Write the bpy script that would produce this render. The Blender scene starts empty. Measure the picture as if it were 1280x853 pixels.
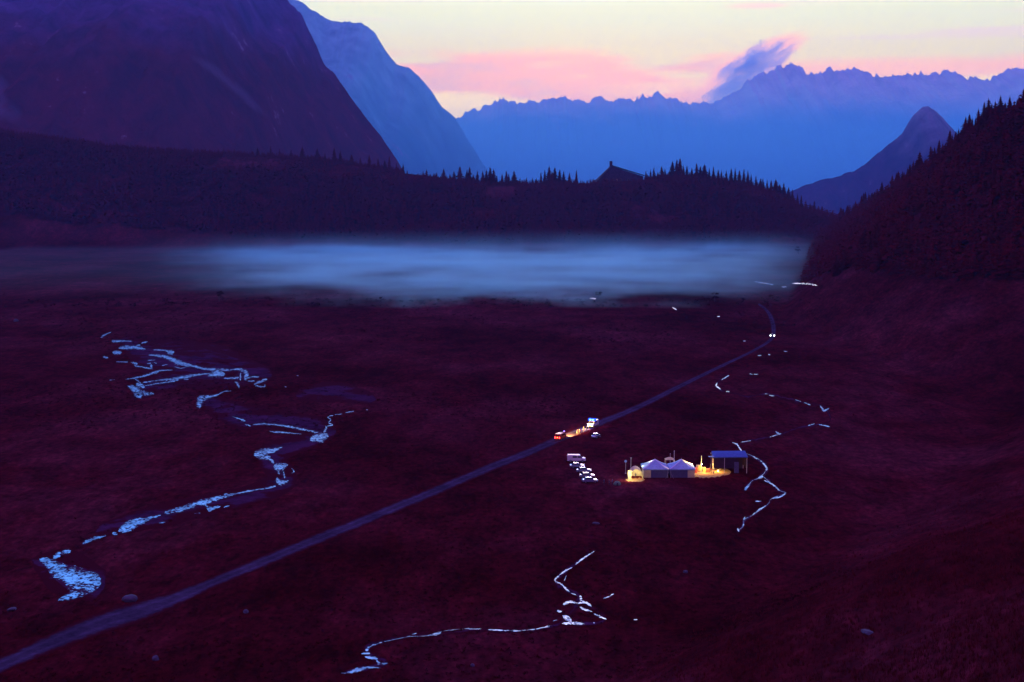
import bpy, bmesh, math, random
import numpy as np
from mathutils import Vector, Matrix
random.seed(7)
rng = np.random.default_rng(7)
scene = bpy.context.scene
COL = scene.collection
R = math.radians

# ------------------------------------------------------------------ camera
F, CX, CY, HC = 1777.8, 640.0, 426.5, 84.0
HOR = 230.0
PITCH = math.atan((CY - HOR) / F)
cam_d = bpy.data.cameras.new('camera')
cam_d.lens = 50; cam_d.sensor_width = 36; cam_d.clip_start = 0.5; cam_d.clip_end = 120000
cam = bpy.data.objects.new('camera', cam_d); COL.objects.link(cam)
cam.location = (0, 0, HC); cam.rotation_euler = (math.pi / 2 - PITCH, 0, 0)
scene.camera = cam
cp, sp = math.cos(PITCH), math.sin(PITCH)

def ray(px, py):
    u = (px - CX) / F; v = (CY - py) / F
    return u, cp + v * sp, -sp + v * cp            # forward = (0,cp,-sp), up = (0,sp,cp)

def on_plane(px, py, z=0.0):
    u, a, b = ray(px, py)
    t = (z - HC) / b
    return u * t, a * t

def at_dist(px, py, Y):
    """point on the pixel ray at world depth Y"""
    u, a, b = ray(px, py)
    t = Y / a
    return u * t, Y, HC + b * t

# ------------------------------------------------------------------ noise
_perm = rng.random((256, 256))
def vnoise(x, y):
    xi = np.floor(x).astype(int); yi = np.floor(y).astype(int)
    fx = x - xi; fy = y - yi
    fx = fx * fx * (3 - 2 * fx); fy = fy * fy * (3 - 2 * fy)
    g = lambda a, b: _perm[a & 255, b & 255]
    return (g(xi, yi) * (1 - fx) + g(xi + 1, yi) * fx) * (1 - fy) + (g(xi, yi + 1) * (1 - fx) + g(xi + 1, yi + 1) * fx) * fy
def fbm(x, y, o=4, ridged=False):
    s = 0.0; a = 1.0; t = 0.0
    for k in range(o):
        n = vnoise(x * 2 ** k + 17.3 * k, y * 2 ** k + 9.1 * k)
        if ridged: n = 1 - np.abs(2 * n - 1)
        s = s + a * n; t += a; a *= 0.5
    return s / t
def sstep(a, b, x):
    t = np.clip((x - a) / (b - a), 0, 1)
    return t * t * (3 - 2 * t)
def smax(a, b, k):
    h = np.clip(0.5 + 0.5 * (a - b) / k, 0, 1)
    return b * (1 - h) + a * h + k * h * (1 - h)

# ------------------------------------------------------------------ terrain height
MOR = [(-700, 110), (-200, 145), (0, 166), (60, 174), (110, 180), (160, 186), (210, 191), (300, 195), (380, 199), (420, 203), (505, 217), (560, 223), (620, 232),
       (690, 231), (742, 229), (800, 225), (850, 221), (900, 226), (950, 235), (985, 252), (1010, 268), (1035, 286), (1060, 306), (1100, 322), (1200, 330)]
MY = 2250.0
MX = np.array([(p - CX) / F * MY for p, _ in MOR]); MZ = np.array([max(0, HC + (HOR - q) / F * MY) for _, q in MOR])

def height(x, y):
    x = np.asarray(x, float); y = np.asarray(y, float)
    r = np.hypot(x, y)
    z = (vnoise(x / 60 + 50, y / 60 + 50) - 0.5) * 0.9 + (vnoise(x / 23 + 5, y / 23) - 0.5) * 0.25
    # hill the camera stands on
    ch = 82.3 - 0.43 * np.maximum(y, 0) + 0.25 * np.maximum(-y, 0) + (fbm(x / 30 + 9, y / 30 + 9) - 0.5) * 3 * sstep(5, 60, r)
    z = smax(ch, z, 4.0)
    # hillside on the right
    xf = np.interp(y, [-400, 0, 240, 350, 520, 700, 900, 1200, 2133, 2600], [-300, -120, 22, 100, 185, 178, 172, 240, 448, 560])
    s = np.interp(y, [0, 300, 500, 850, 2600], [0.45, 0.42, 0.45, 0.86, 0.86])
    zc = np.interp(y, [0, 300, 600, 900, 1300, 1700, 2133, 2400], [420, 350, 245, 142, 98, 48, 4, 0])
    dx = x - xf
    n = fbm(x / 70 + 31, y / 70 + 3, 5) - 0.5
    a = s * dx + n * np.clip(dx, 0, 60) * 0.22
    b = zc + 0.12 * (dx - zc / s) + n * 6
    rh = np.minimum(a, b)
    rh = np.where(dx > 2200, np.maximum(b - (dx - 2200) * 0.5, 0), rh)
    z = np.where(y < 2600, smax(rh, z, 5.0), z)
    # wooded moraine ridge closing the plain
    mz = np.interp(x, MX, MZ)
    foot = 1930 + 40 * np.sin(x / 210.0) + np.where(x < -300, (x + 300) * 0.25, 0)
    mm = mz * sstep(0, 1, np.clip((y - foot) / (MY - foot), 0, 1) ** 0.85) * np.where(y > MY, 1 - sstep(MY + 15, MY + 520, y), 1.0)
    mm = mm + (fbm(x / 110, y / 110 + 40, 4) - 0.5) * 26 * sstep(foot, foot + 120, y) * (1 - sstep(MY - 130, MY - 30, y)) * np.clip(mz / 60, 0, 1)
    z = z + np.maximum(mm, 0)
    # the valley drops away behind the ridge
    z = z - 110 * sstep(2500, 4200, y)
    return z

def on_ground(px, py):
    x, y = on_plane(px, py, 0)
    if y < 0 or y > 3000: y = 3000
    u, a, b = ray(px, py)
    t = np.arange(60, 3200, 2.0)
    d = HC + b * t - height(u * t, a * t)
    k = int(np.argmax(d < 0)) if (d < 0).any() else len(t) - 1
    lo, hi = t[max(k - 1, 0)], t[k]
    for _ in range(14):
        m = (lo + hi) / 2
        if HC + b * m - float(height(u * m, a * m)) < 0: hi = m
        else: lo = m
    t = hi
    return u * t, a * t, float(height(u * t, a * t))

# ------------------------------------------------------------------ node helpers
def new_mat(name):
    m = bpy.data.materials.new(name); m.use_nodes = True
    nt = m.node_tree; nt.nodes.clear()
    out = nt.nodes.new('ShaderNodeOutputMaterial')
    return m, nt, out
def N(nt, t, **kw):
    n = nt.nodes.new(t)
    for k, v in kw.items():
        if k == 'inp':
            for a, b in v.items(): n.inputs[a].default_value = b
        else: setattr(n, k, v)
    return n
def L(nt, a, b): nt.links.new(a, b)
def ramp(nt, fac, stops, interp='LINEAR'):
    r = nt.nodes.new('ShaderNodeValToRGB'); r.color_ramp.interpolation = interp
    e = r.color_ramp.elements
    while len(e) > 1: e.remove(e[-1])
    e[0].position = stops[0][0]; e[0].color = (*stops[0][1], 1)
    for p, c in stops[1:]:
        k = e.new(p); k.color = (*c, 1)
    if fac is not None: L(nt, fac, r.inputs[0])
    return r.outputs[0]
def mth(nt, op, a, b=None, c=None, clamp=False):
    n = nt.nodes.new('ShaderNodeMath'); n.operation = op; n.use_clamp = clamp
    for i, v in enumerate((a, b, c)):
        if v is None: continue
        if isinstance(v, (int, float)): n.inputs[i].default_value = v
        else: L(nt, v, n.inputs[i])
    return n.outputs[0]
def smooth(nt, v, a, b):
    n = nt.nodes.new('ShaderNodeMapRange'); n.interpolation_type = 'SMOOTHSTEP'
    L(nt, v, n.inputs[0]); n.inputs[1].default_value = a; n.inputs[2].default_value = b
    return n.outputs[0]
def mixc(nt, f, a, b, mode='MIX'):
    n = nt.nodes.new('ShaderNodeMix'); n.data_type = 'RGBA'; n.blend_type = mode
    for s, v in ((n.inputs[0], f), (n.inputs[6], a), (n.inputs[7], b)):
        if isinstance(v, (int, float)): s.default_value = v
        elif isinstance(v, tuple): s.default_value = (*v, 1)
        else: L(nt, v, s)
    return n.outputs[2]
def noise(nt, vec, scale, detail=4, rough=0.55, out='Fac'):
    n = N(nt, 'ShaderNodeTexNoise', inp={'Scale': scale, 'Detail': detail, 'Roughness': rough})
    if vec is not None: L(nt, vec, n.inputs['Vector'])
    return n.outputs[out]
def mapping(nt, vec, sc=(1, 1, 1), rot=(0, 0, 0)):
    n = nt.nodes.new('ShaderNodeMapping'); L(nt, vec, n.inputs[0])
    n.inputs['Scale'].default_value = sc; n.inputs['Rotation'].default_value = rot
    return n.outputs[0]

def simple(name, col, rough=0.6, metal=0.0, emis=None, es=0.0, vary=0.12, vs=2.0):
    m, nt, out = new_mat(name)
    p = N(nt, 'ShaderNodeBsdfPrincipled', inp={'Roughness': rough, 'Metallic': metal})
    tc = N(nt, 'ShaderNodeTexCoord')
    f = noise(nt, tc.outputs['Object'], vs, 5)
    c = ramp(nt, f, [(0.3, tuple(v * (1 - vary) for v in col)), (0.7, tuple(min(1, v * (1 + vary)) for v in col))])
    L(nt, c, p.inputs['Base Color'])
    if emis: p.inputs['Emission Color'].default_value = (*emis, 1); p.inputs['Emission Strength'].default_value = es
    L(nt, p.outputs[0], out.inputs[0])
    return m

# ground
def ground_material():
    m, nt, out = new_mat('autumn_turf')
    tc = N(nt, 'ShaderNodeTexCoord'); P = tc.outputs['Object']
    big = noise(nt, mapping(nt, P, (1, 0.6, 0.3)), 0.012, 7, 0.62)
    mid = noise(nt, mapping(nt, P, (1.0, 0.42, 1), (0, 0, 0.25)), 0.11, 8, 0.72)
    sm = noise(nt, mapping(nt, P, (1.0, 0.5, 1)), 0.55, 7, 0.75)
    c1 = ramp(nt, big, [(0.38, (0.034, 0.001, 0.002)), (0.50, (0.058, 0.004, 0.0075)), (0.62, (0.080, 0.011, 0.018))])
    c2 = ramp(nt, mid, [(0.36, (0.58, 0.58, 0.58)), (0.50, (0.97, 0.97, 0.97)), (0.64, (1.42, 1.5, 1.5))])
    c3 = ramp(nt, sm, [(0.36, (0.55, 0.55, 0.55)), (0.5, (1, 1, 1)), (0.64, (1.55, 1.55, 1.55))])
    c = mixc(nt, 1.0, mixc(nt, 1.0, c1, c2, 'MULTIPLY'), c3, 'MULTIPLY')
    p = N(nt, 'ShaderNodeBsdfPrincipled', inp={'Roughness': 0.95, 'Specular IOR Level': 0.0})
    L(nt, c, p.inputs['Base Color'])
    b = N(nt, 'ShaderNodeBump', inp={'Strength': 0.9, 'Distance': 1.2})
    L(nt, mth(nt, 'ADD', mid, mth(nt, 'MULTIPLY', sm, 0.35)), b.inputs['Height']); L(nt, b.outputs[0], p.inputs['Normal'])
    L(nt, p.outputs[0], out.inputs[0])
    return m

def gravel_material(name, col, scale=0.6, verge=0):
    m, nt, out = new_mat(name)
    tc = N(nt, 'ShaderNodeTexCoord'); P = tc.outputs['Object']
    a = noise(nt, P, 0.08, 5, 0.6); b = noise(nt, P, scale, 6, 0.7)
    c = mixc(nt, 1.0, ramp(nt, a, [(0.32, tuple(v * 0.6 for v in col)), (0.68, tuple(v * 1.3 for v in col))]),
             ramp(nt, b, [(0.3, (0.6, 0.6, 0.6)), (0.7, (1.35, 1.35, 1.35))]), 'MULTIPLY')
    if verge:
        ac = N(nt, 'ShaderNodeAttribute', attribute_name='across').outputs['Fac']
        e = mth(nt, 'ABSOLUTE', mth(nt, 'SUBTRACT', ac, 0.5))
        k = mth(nt, 'ADD', e, mth(nt, 'MULTIPLY', mth(nt, 'SUBTRACT', noise(nt, P, 0.28, 6, 0.7), 0.5), 0.5))
        if verge > 1:                                            # worn wheel tracks and a grassy crown
            tr = smooth(nt, mth(nt, 'ABSOLUTE', mth(nt, 'SUBTRACT', e, 0.19)), 0.10, 0.02)
            c = mixc(nt, 1.0, c, mixc(nt, tr, (0.86, 0.86, 0.86), (1.14, 1.14, 1.14)), 'MULTIPLY')
        if verge == 1: k = mth(nt, 'ADD', k, mth(nt, 'MULTIPLY', smooth(nt, noise(nt, P, 0.045, 5, 0.65), 0.56, 0.42), 0.3))
        c = mixc(nt, smooth(nt, k, 0.26, 0.44), c, (0.050, 0.0045, 0.010))
    p = N(nt, 'ShaderNodeBsdfPrincipled', inp={'Roughness': 0.9, 'Specular IOR Level': 0.0})
    L(nt, c, p.inputs['Base Color']); L(nt, p.outputs[0], out.inputs[0])
    return m

def water_material(name, stone_amt, stone_scale, col=(0.50, 0.62, 0.70, 1)):
    """shallow riffled water over stones; dark boulders break the surface"""
    m, nt, out = new_mat(name)
    tc = N(nt, 'ShaderNodeTexCoord'); P = tc.outputs['Object']
    g = N(nt, 'ShaderNodeBsdfGlossy', inp={'Roughness': 0.32, 'Color': col})
    w = noise(nt, mapping(nt, P, (1.0, 0.45, 1)), 0.9, 5, 0.65)
    b = N(nt, 'ShaderNodeBump', inp={'Strength': 0.5, 'Distance': 0.35}); L(nt, w, b.inputs['Height']); L(nt, b.outputs[0], g.inputs['Normal'])
    d = N(nt, 'ShaderNodeBsdfDiffuse', inp={'Color': (0.06, 0.012, 0.04, 1)})
    st = noise(nt, P, stone_scale, 3, 0.6)
    st2 = noise(nt, P, stone_scale * 0.25, 4, 0.6)
    v = mth(nt, 'ADD', mth(nt, 'MULTIPLY', st, 0.65), mth(nt, 'MULTIPLY', st2, 0.35))
    ac = N(nt, 'ShaderNodeAttribute', attribute_name='across').outputs['Fac']
    e = mth(nt, 'MULTIPLY', mth(nt, 'POWER', mth(nt, 'ABSOLUTE', mth(nt, 'SUBTRACT', ac, 0.5)), 2), 0.55)
    f = smooth(nt, mth(nt, 'SUBTRACT', v, e), stone_amt - 0.06, stone_amt + 0.03)
    bn_ = ramp(nt, noise(nt, P, stone_scale * 0.12, 4, 0.6), [(0.35, tuple(q * 0.6 for q in col[:3])), (0.6, tuple(min(1, q * 1.15) for q in col[:3]))]); L(nt, bn_, g.inputs['Color'])
    mx = N(nt, 'ShaderNodeMixShader'); L(nt, mth(nt, 'MULTIPLY', f, 0.93), mx.inputs[0]); L(nt, d.outputs[0], mx.inputs[1]); L(nt, g.outputs[0], mx.inputs[2])
    L(nt, mx.outputs[0], out.inputs[0])
    return m

def rock_material(name, low, high, z0, z1, scale, streak=(0.3, 0.25, 0.3), tex_lo=0.55, gullies=()):
    m, nt, out = new_mat(name)
    tc = N(nt, 'ShaderNodeTexCoord'); P = tc.outputs['Object']
    sep = N(nt, 'ShaderNodeSeparateXYZ'); L(nt, P, sep.inputs[0])
    n1 = noise(nt, P, scale, 7, 0.6)
    n2 = noise(nt, mapping(nt, P, (1.6, 1.0, 0.22), (0, 0.5, 0)), scale * 2.2, 7, 0.65)
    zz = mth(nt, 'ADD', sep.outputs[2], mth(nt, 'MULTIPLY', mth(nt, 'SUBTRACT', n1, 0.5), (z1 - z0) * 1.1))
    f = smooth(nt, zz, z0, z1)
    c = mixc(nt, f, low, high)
    c = mixc(nt, 1.0, c, ramp(nt, n2, [(0.3, (tex_lo,) * 3), (0.65, (1.3,) * 3)]), 'MULTIPLY')
    s = smooth(nt, n2, 0.63, 0.70)
    c = mixc(nt, mth(nt, 'MULTIPLY', s, 0.8), c, streak)
    for (xa, za, xb, zb_, wd) in gullies:                         # pale scree runs in two gullies
        tt = mth(nt, 'DIVIDE', mth(nt, 'SUBTRACT', za, sep.outputs[2]), za - zb_)
        xc = mth(nt, 'ADD', xa, mth(nt, 'MULTIPLY', tt, xb - xa))
        dx_ = mth(nt, 'ABSOLUTE', mth(nt, 'ADD', mth(nt, 'SUBTRACT', sep.outputs[0], xc), mth(nt, 'MULTIPLY', mth(nt, 'SUBTRACT', n2, 0.5), wd * 1.8)))
        k = mth(nt, 'MULTIPLY', smooth(nt, dx_, wd, 0), mth(nt, 'MULTIPLY', smooth(nt, tt, 0.0, 0.2), smooth(nt, tt, 1.1, 0.8)))
        c = mixc(nt, mth(nt, 'MULTIPLY', k, 0.24), c, (0.22, 0.20, 0.30))
    p = N(nt, 'ShaderNodeBsdfPrincipled', inp={'Roughness': 0.95, 'Specular IOR Level': 0.0})
    L(nt, c, p.inputs['Base Color'])
    b = N(nt, 'ShaderNodeBump', inp={'Strength': 1.0, 'Distance': 0.12 / scale}); L(nt, n2, b.inputs['Height']); L(nt, b.outputs[0], p.inputs['Normal'])
    L(nt, p.outputs[0], out.inputs[0])
    return m

def foliage_material(name, col):
    m, nt, out = new_mat(name)
    tc = N(nt, 'ShaderNodeTexCoord'); oi = N(nt, 'ShaderNodeObjectInfo')
    f = noise(nt, tc.outputs['Object'], 0.8, 4, 0.7)
    c = ramp(nt, f, [(0.3, tuple(v * 0.5 for v in col)), (0.7, tuple(v * 1.5 for v in col))])
    k = mth(nt, 'ADD', mth(nt, 'MULTIPLY', oi.outputs['Random'], 0.6), 0.7)
    mu = N(nt, 'ShaderNodeVectorMath', operation='SCALE'); L(nt, c, mu.inputs[0]); L(nt, k, mu.inputs['Scale'])
    p = N(nt, 'ShaderNodeBsdfPrincipled', inp={'Roughness': 0.9, 'Specular IOR Level': 0.0})
    L(nt, mu.outputs[0], p.inputs['Base Color']); L(nt, p.outputs[0], out.inputs[0])
    return m

def canvas_material(name, col, trans=0.35):
    m, nt, out = new_mat(name)
    tc = N(nt, 'ShaderNodeTexCoord')
    f = noise(nt, tc.outputs['Object'], 1.3, 5, 0.6)
    c = ramp(nt, f, [(0.3, tuple(v * 0.82 for v in col)), (0.7, tuple(min(1, v * 1.1) for v in col))])
    d = N(nt, 'ShaderNodeBsdfDiffuse'); t = N(nt, 'ShaderNodeBsdfTranslucent'); mx = N(nt, 'ShaderNodeMixShader'); mx.inputs[0].default_value = trans
    L(nt, c, d.inputs[0]); L(nt, c, t.inputs[0]); L(nt, d.outputs[0], mx.inputs[1]); L(nt, t.outputs[0], mx.inputs[2]); L(nt, mx.outputs[0], out.inputs[0])
    return m

def glow(name, col, s):
    m, nt, out = new_mat(name)
    e = N(nt, 'ShaderNodeEmission', inp={'Color': (*col, 1), 'Strength': s}); L(nt, e.outputs[0], out.inputs[0])
    return m

M = dict(
    ground=ground_material(),
    road=gravel_material('gravel_road', (0.056, 0.038, 0.070), 0.6, 2),
    gravel=gravel_material('river_gravel', (0.055, 0.016, 0.045), 0.3, 1),
    light_pool=gravel_material('light_pool_ground', (0.30, 0.20, 0.10), 1.5),  # paler ground colour for the painted pools of lamplight
    river=water_material('riffled_river', 0.485, 1.3),
    stream=water_material('brook_water', 0.44, 1.4, (0.42, 0.50, 0.58, 1)),
    foliage=foliage_material('spruce_needles', (0.068, 0.003, 0.006)),
    scrub=foliage_material('willow_scrub', (0.030, 0.002, 0.004)),
    bark=simple('bark', (0.06, 0.03, 0.03), 0.9),
    stone=simple('weathered_stone', (0.07, 0.06, 0.09), 0.9, vary=0.4, vs=0.8),
    hutwall=simple('hut_stone', (0.06, 0.025, 0.05), 0.9, vary=0.3, vs=0.3),
    hutroof=simple('hut_roof', (0.05, 0.02, 0.04), 0.8, vary=0.3, vs=0.3),
    glass=simple('dark_glass', (0.02, 0.02, 0.03), 0.12),
    tyre=simple('rubber', (0.02, 0.02, 0.02), 0.85),
    rim=simple('alloy', (0.5, 0.5, 0.52), 0.35, 0.8),
    paint_white=simple('white_paint', (0.75, 0.72, 0.72), 0.3, vary=0.05),
    paint_silver=simple('silver_paint', (0.75, 0.82, 0.92), 0.2, 0.8, vary=0.05),
    paint_blue=simple('blue_paint', (0.10, 0.20, 0.50), 0.22, 0.5, vary=0.05),
    paint_light=simple('pale_blue_paint', (0.55, 0.72, 0.95), 0.2, 0.7, vary=0.05),
    paint_dark=simple('dark_paint', (0.07, 0.08, 0.13), 0.2, 0.4, vary=0.05),
    paint_red=simple('red_paint', (0.55, 0.03, 0.02), 0.3, vary=0.05),
    plastic=simple('black_plastic', (0.03, 0.03, 0.03), 0.6),
    lamp_off=simple('headlamp_glass', (0.6, 0.6, 0.65), 0.15),
    tail_off=simple('tail_lamp_glass', (0.35, 0.01, 0.01), 0.2),
    canvas=canvas_material('white_canvas', (0.50, 0.74, 0.90)),
    canvas_bright=canvas_material('bright_canvas_trim', (0.9, 0.9, 0.9), 0.0),
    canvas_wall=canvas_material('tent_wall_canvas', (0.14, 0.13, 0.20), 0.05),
    canvas_lit=canvas_material('lamplit_canvas', (0.78, 0.70, 0.52), 0.5),  # lamplight painted in: paler, warmer canvas for the lit parts
    tarp=canvas_material('blue_tarpaulin', (0.10, 0.20, 0.42), 0.1),
    tarp_dark=canvas_material('dark_tarpaulin', (0.06, 0.03, 0.05), 0.05),
    tent_green=canvas_material('green_nylon', (0.22, 0.42, 0.24), 0.3),
    rim_highlight=simple('rim_highlight_metal', (0.92, 0.92, 0.95), 0.28, 1.0, vary=0.03),
    metal=simple('galvanised_pole', (0.55, 0.52, 0.5), 0.45, 0.5),
    wood=simple('timber', (0.35, 0.2, 0.1), 0.8, vary=0.3),
    crate_red=simple('red_crate', (0.5, 0.09, 0.05), 0.7),
    crate_yellow=simple('yellow_crate', (0.65, 0.5, 0.18), 0.7),
    skin=simple('skin', (0.5, 0.3, 0.22), 0.6),
    jacket=simple('dark_jacket', (0.05, 0.04, 0.08), 0.8),
    jacket_red=simple('red_jacket', (0.35, 0.05, 0.05), 0.8),
    jacket_pale=simple('pale_jacket', (0.16, 0.16, 0.2), 0.8),
    trousers=simple('trousers', (0.04, 0.03, 0.05), 0.85),
    hair=simple('hair', (0.03, 0.02, 0.015), 0.7),
    head_on=glow('headlamp_lit', (1.0, 0.82, 0.9), 30),
    far_on=glow('far_headlamp_lit', (1.0, 0.9, 0.95), 14),
    tail_on=glow('tail_lamp_lit', (1.0, 0.05, 0.05), 9),
    amber_on=glow('amber_lamp_lit', (1.0, 0.25, 0.05), 5),
    blue_on=glow('blue_beacon_lit', (0.10, 0.45, 1.0), 7),
    blue_halo=glow('blue_halo_lit', (0.02, 0.06, 1.0), 2.2),
    violet_on=glow('violet_beacon_lit', (0.3, 0.15, 1.0), 5),
    lantern=glow('lantern_lit', (1.0, 0.72, 0.3), 20),
)

# ------------------------------------------------------------------ mesh helpers
def link_mesh(name, verts, faces, mats, parent=None, fmat=None, smooth_=False):
    me = bpy.data.meshes.new(name)
    me.from_pydata([tuple(v) for v in verts], [], faces)
    for m in (mats if isinstance(mats, (list, tuple)) else [mats]): me.materials.append(m)
    if fmat is not None: me.polygons.foreach_set('material_index', fmat)
    if smooth_: me.polygons.foreach_set('use_smooth', [True] * len(me.polygons))
    me.update()
    o = bpy.data.objects.new(name, me); COL.objects.link(o)
    if parent: o.parent = parent
    return o
def np_mesh(name, V, T, mat, fm=None):
    """V (n,3) T (m,k) numpy"""
    me = bpy.data.meshes.new(name)
    k = T.shape[1]
    me.vertices.add(len(V)); me.vertices.foreach_set('co', V.astype(np.float32).ravel())
    me.loops.add(T.size); me.loops.foreach_set('vertex_index', T.astype(np.int32).ravel())
    me.polygons.add(len(T)); me.polygons.foreach_set('loop_start', np.arange(0, T.size, k, dtype=np.int32))
    for q in (mat if isinstance(mat, (list, tuple)) else [mat]): me.materials.append(q)
    if fm is not None: me.polygons.foreach_set('material_index', fm.astype(np.int32))
    me.update(calc_edges=True); me.validate()
    o = bpy.data.objects.new(name, me); COL.objects.link(o)
    return o
def tag(o, label=None, cat=None, group=None, kind=None):
    if label: o['label'] = label
    if cat: o['category'] = cat
    if group: o['group'] = group
    if kind: o['kind'] = kind
    return o
def empty(name, loc, rz=0):
    o = bpy.data.objects.new(name, None); COL.objects.link(o); o.location = loc; o.rotation_euler = (0, 0, rz)
    o.empty_display_size = 0.3
    return o
def copy_tree(o, parent=None):
    c = o.copy(); COL.objects.link(c)
    if parent: c.parent = parent
    for ch in list(o.children): copy_tree(ch, c)
    return c

class MB:
    def __init__(s): s.bm = bmesh.new()
    def box(s, c, d, rz=0, bev=0.0, mi=0, taper=None):
        mat = Matrix.Translation(c) @ Matrix.Rotation(rz, 4, 'Z') @ Matrix.Diagonal((*d, 1))
        r = bmesh.ops.create_cube(s.bm, size=1, matrix=mat)
        fs = {f for v in r['verts'] for f in v.link_faces}
        for f in fs: f.material_index = mi
        if taper:
            top = [v for v in r['verts'] if v.co.z > c[2]]
            for v in top: v.co.x = c[0] + (v.co.x - c[0]) * taper[0]; v.co.y = c[1] + (v.co.y - c[1]) * taper[1]
        if bev:
            es = list({e for v in r['verts'] for e in v.link_edges})
            bmesh.ops.bevel(s.bm, geom=es, offset=bev, segments=2, affect='EDGES', profile=0.6)
        return s
    def cyl(s, a, b, r0, r1=None, seg=12, mi=0):
        r1 = r0 if r1 is None else r1
        a = Vector(a); b = Vector(b); d = b - a
        q = d.to_track_quat('Z', 'Y').to_matrix().to_4x4()
        r = bmesh.ops.create_cone(s.bm, cap_ends=True, segments=seg, radius1=r0, radius2=r1, depth=d.length, matrix=Matrix.Translation((a + b) / 2) @ q)
        for f in {f for v in r['verts'] for f in v.link_faces}: f.material_index = mi
        return s
    def ball(s, c, r, sub=2, sc=(1, 1, 1), mi=0):
        q = bmesh.ops.create_icosphere(s.bm, subdivisions=sub, radius=r, matrix=Matrix.Translation(c) @ Matrix.Diagonal((*sc, 1)))
        for f in {f for v in q['verts'] for f in v.link_faces}: f.material_index = mi
        return s
    def loft(s, rings, mi=0, cap=True):
        """rings: lists of equal count of points"""
        vs = [[s.bm.verts.new(p) for p in r] for r in rings]
        n = len(vs[0])
        for a, b in zip(vs, vs[1:]):
            for i in range(n):
                f = s.bm.faces.new((a[i], a[(i + 1) % n], b[(i + 1) % n], b[i])); f.material_index = mi
        if cap:
            s.bm.faces.new(vs[0][::-1]).material_index = mi; s.bm.faces.new(vs[-1]).material_index = mi
        return s
    def build(s, name, mats, parent=None, smooth_=False):
        bmesh.ops.recalc_face_normals(s.bm, faces=s.bm.faces[:])
        me = bpy.data.meshes.new(name); s.bm.to_mesh(me); s.bm.free()
        for m in (mats if isinstance(mats, (list, tuple)) else [mats]): me.materials.append(m)
        if smooth_: me.polygons.foreach_set('use_smooth', [True] * len(me.polygons))
        o = bpy.data.objects.new(name, me); COL.objects.link(o)
        if parent: o.parent = parent
        return o

# ------------------------------------------------------------------ ground sheet
ang = np.concatenate([np.linspace(-180, -34, 60, endpoint=False), np.linspace(-34, 34, 560), np.linspace(34, 180, 61)[1:]])
ang = ang[:-1]
rad = np.concatenate([[2], np.geomspace(5, 230, 60), np.geomspace(230, 1050, 300)[1:], np.geomspace(1050, 2900, 190)[1:], np.geomspace(2900, 42000, 45)[1:]])
AA, RR = np.meshgrid(np.radians(ang), rad)
GX = RR * np.sin(AA); GY = RR * np.cos(AA); GZ = height(GX, GY)
nv = len(ang); nr = len(rad)
V = np.stack([GX.ravel(), GY.ravel(), GZ.ravel()], 1)
i = np.arange(nr - 1)[:, None] * nv; j = np.arange(nv)[None, :]; jn = (j + 1) % nv
T = np.stack([(i + j), (i + nv + j), (i + nv + jn), (i + jn)], -1).reshape(-1, 4)
V = np.vstack([V, [[0, 0, float(height(0, 0))]]])
ground = np_mesh('ground', V, T, M['ground'])
cap = len(V) - 1
ground.data.polygons.foreach_set('use_smooth', [True] * len(ground.data.polygons))
tag(ground, kind='structure')
# centre cap under the tripod
cv = [tuple(V[k]) for k in range(nv)] + [tuple(V[cap])]
bm = bmesh.new(); bm.from_mesh(ground.data); bm.verts.ensure_lookup_table()
c0 = bm.verts[cap]
for k in range(nv): bm.faces.new((bm.verts[k], bm.verts[(k + 1) % nv], c0))
bm.to_mesh(ground.data); bm.free()

# ------------------------------------------------------------------ ribbons on the ground
def catmull(P, step):
    P = [np.array(p, float) for p in P]
    if len(P) == 2: Q = [P[0], P[0], P[1], P[1]]
    else: Q = [2 * P[0] - P[1]] + P + [2 * P[-1] - P[-2]]
    out = []
    for k in range(1, len(Q) - 2):
        a, b, c, d = Q[k - 1:k + 3]
        n = max(1, int(np.linalg.norm((c - b)[:2]) / step))
        for t in np.arange(n) / n:
            out.append(0.5 * ((2 * b) + (-a + c) * t + (2 * a - 5 * b + 4 * c - d) * t * t + (-a + 3 * b - 3 * c + d) * t ** 3))
    out.append(Q[-2])
    return np.array(out)

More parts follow.
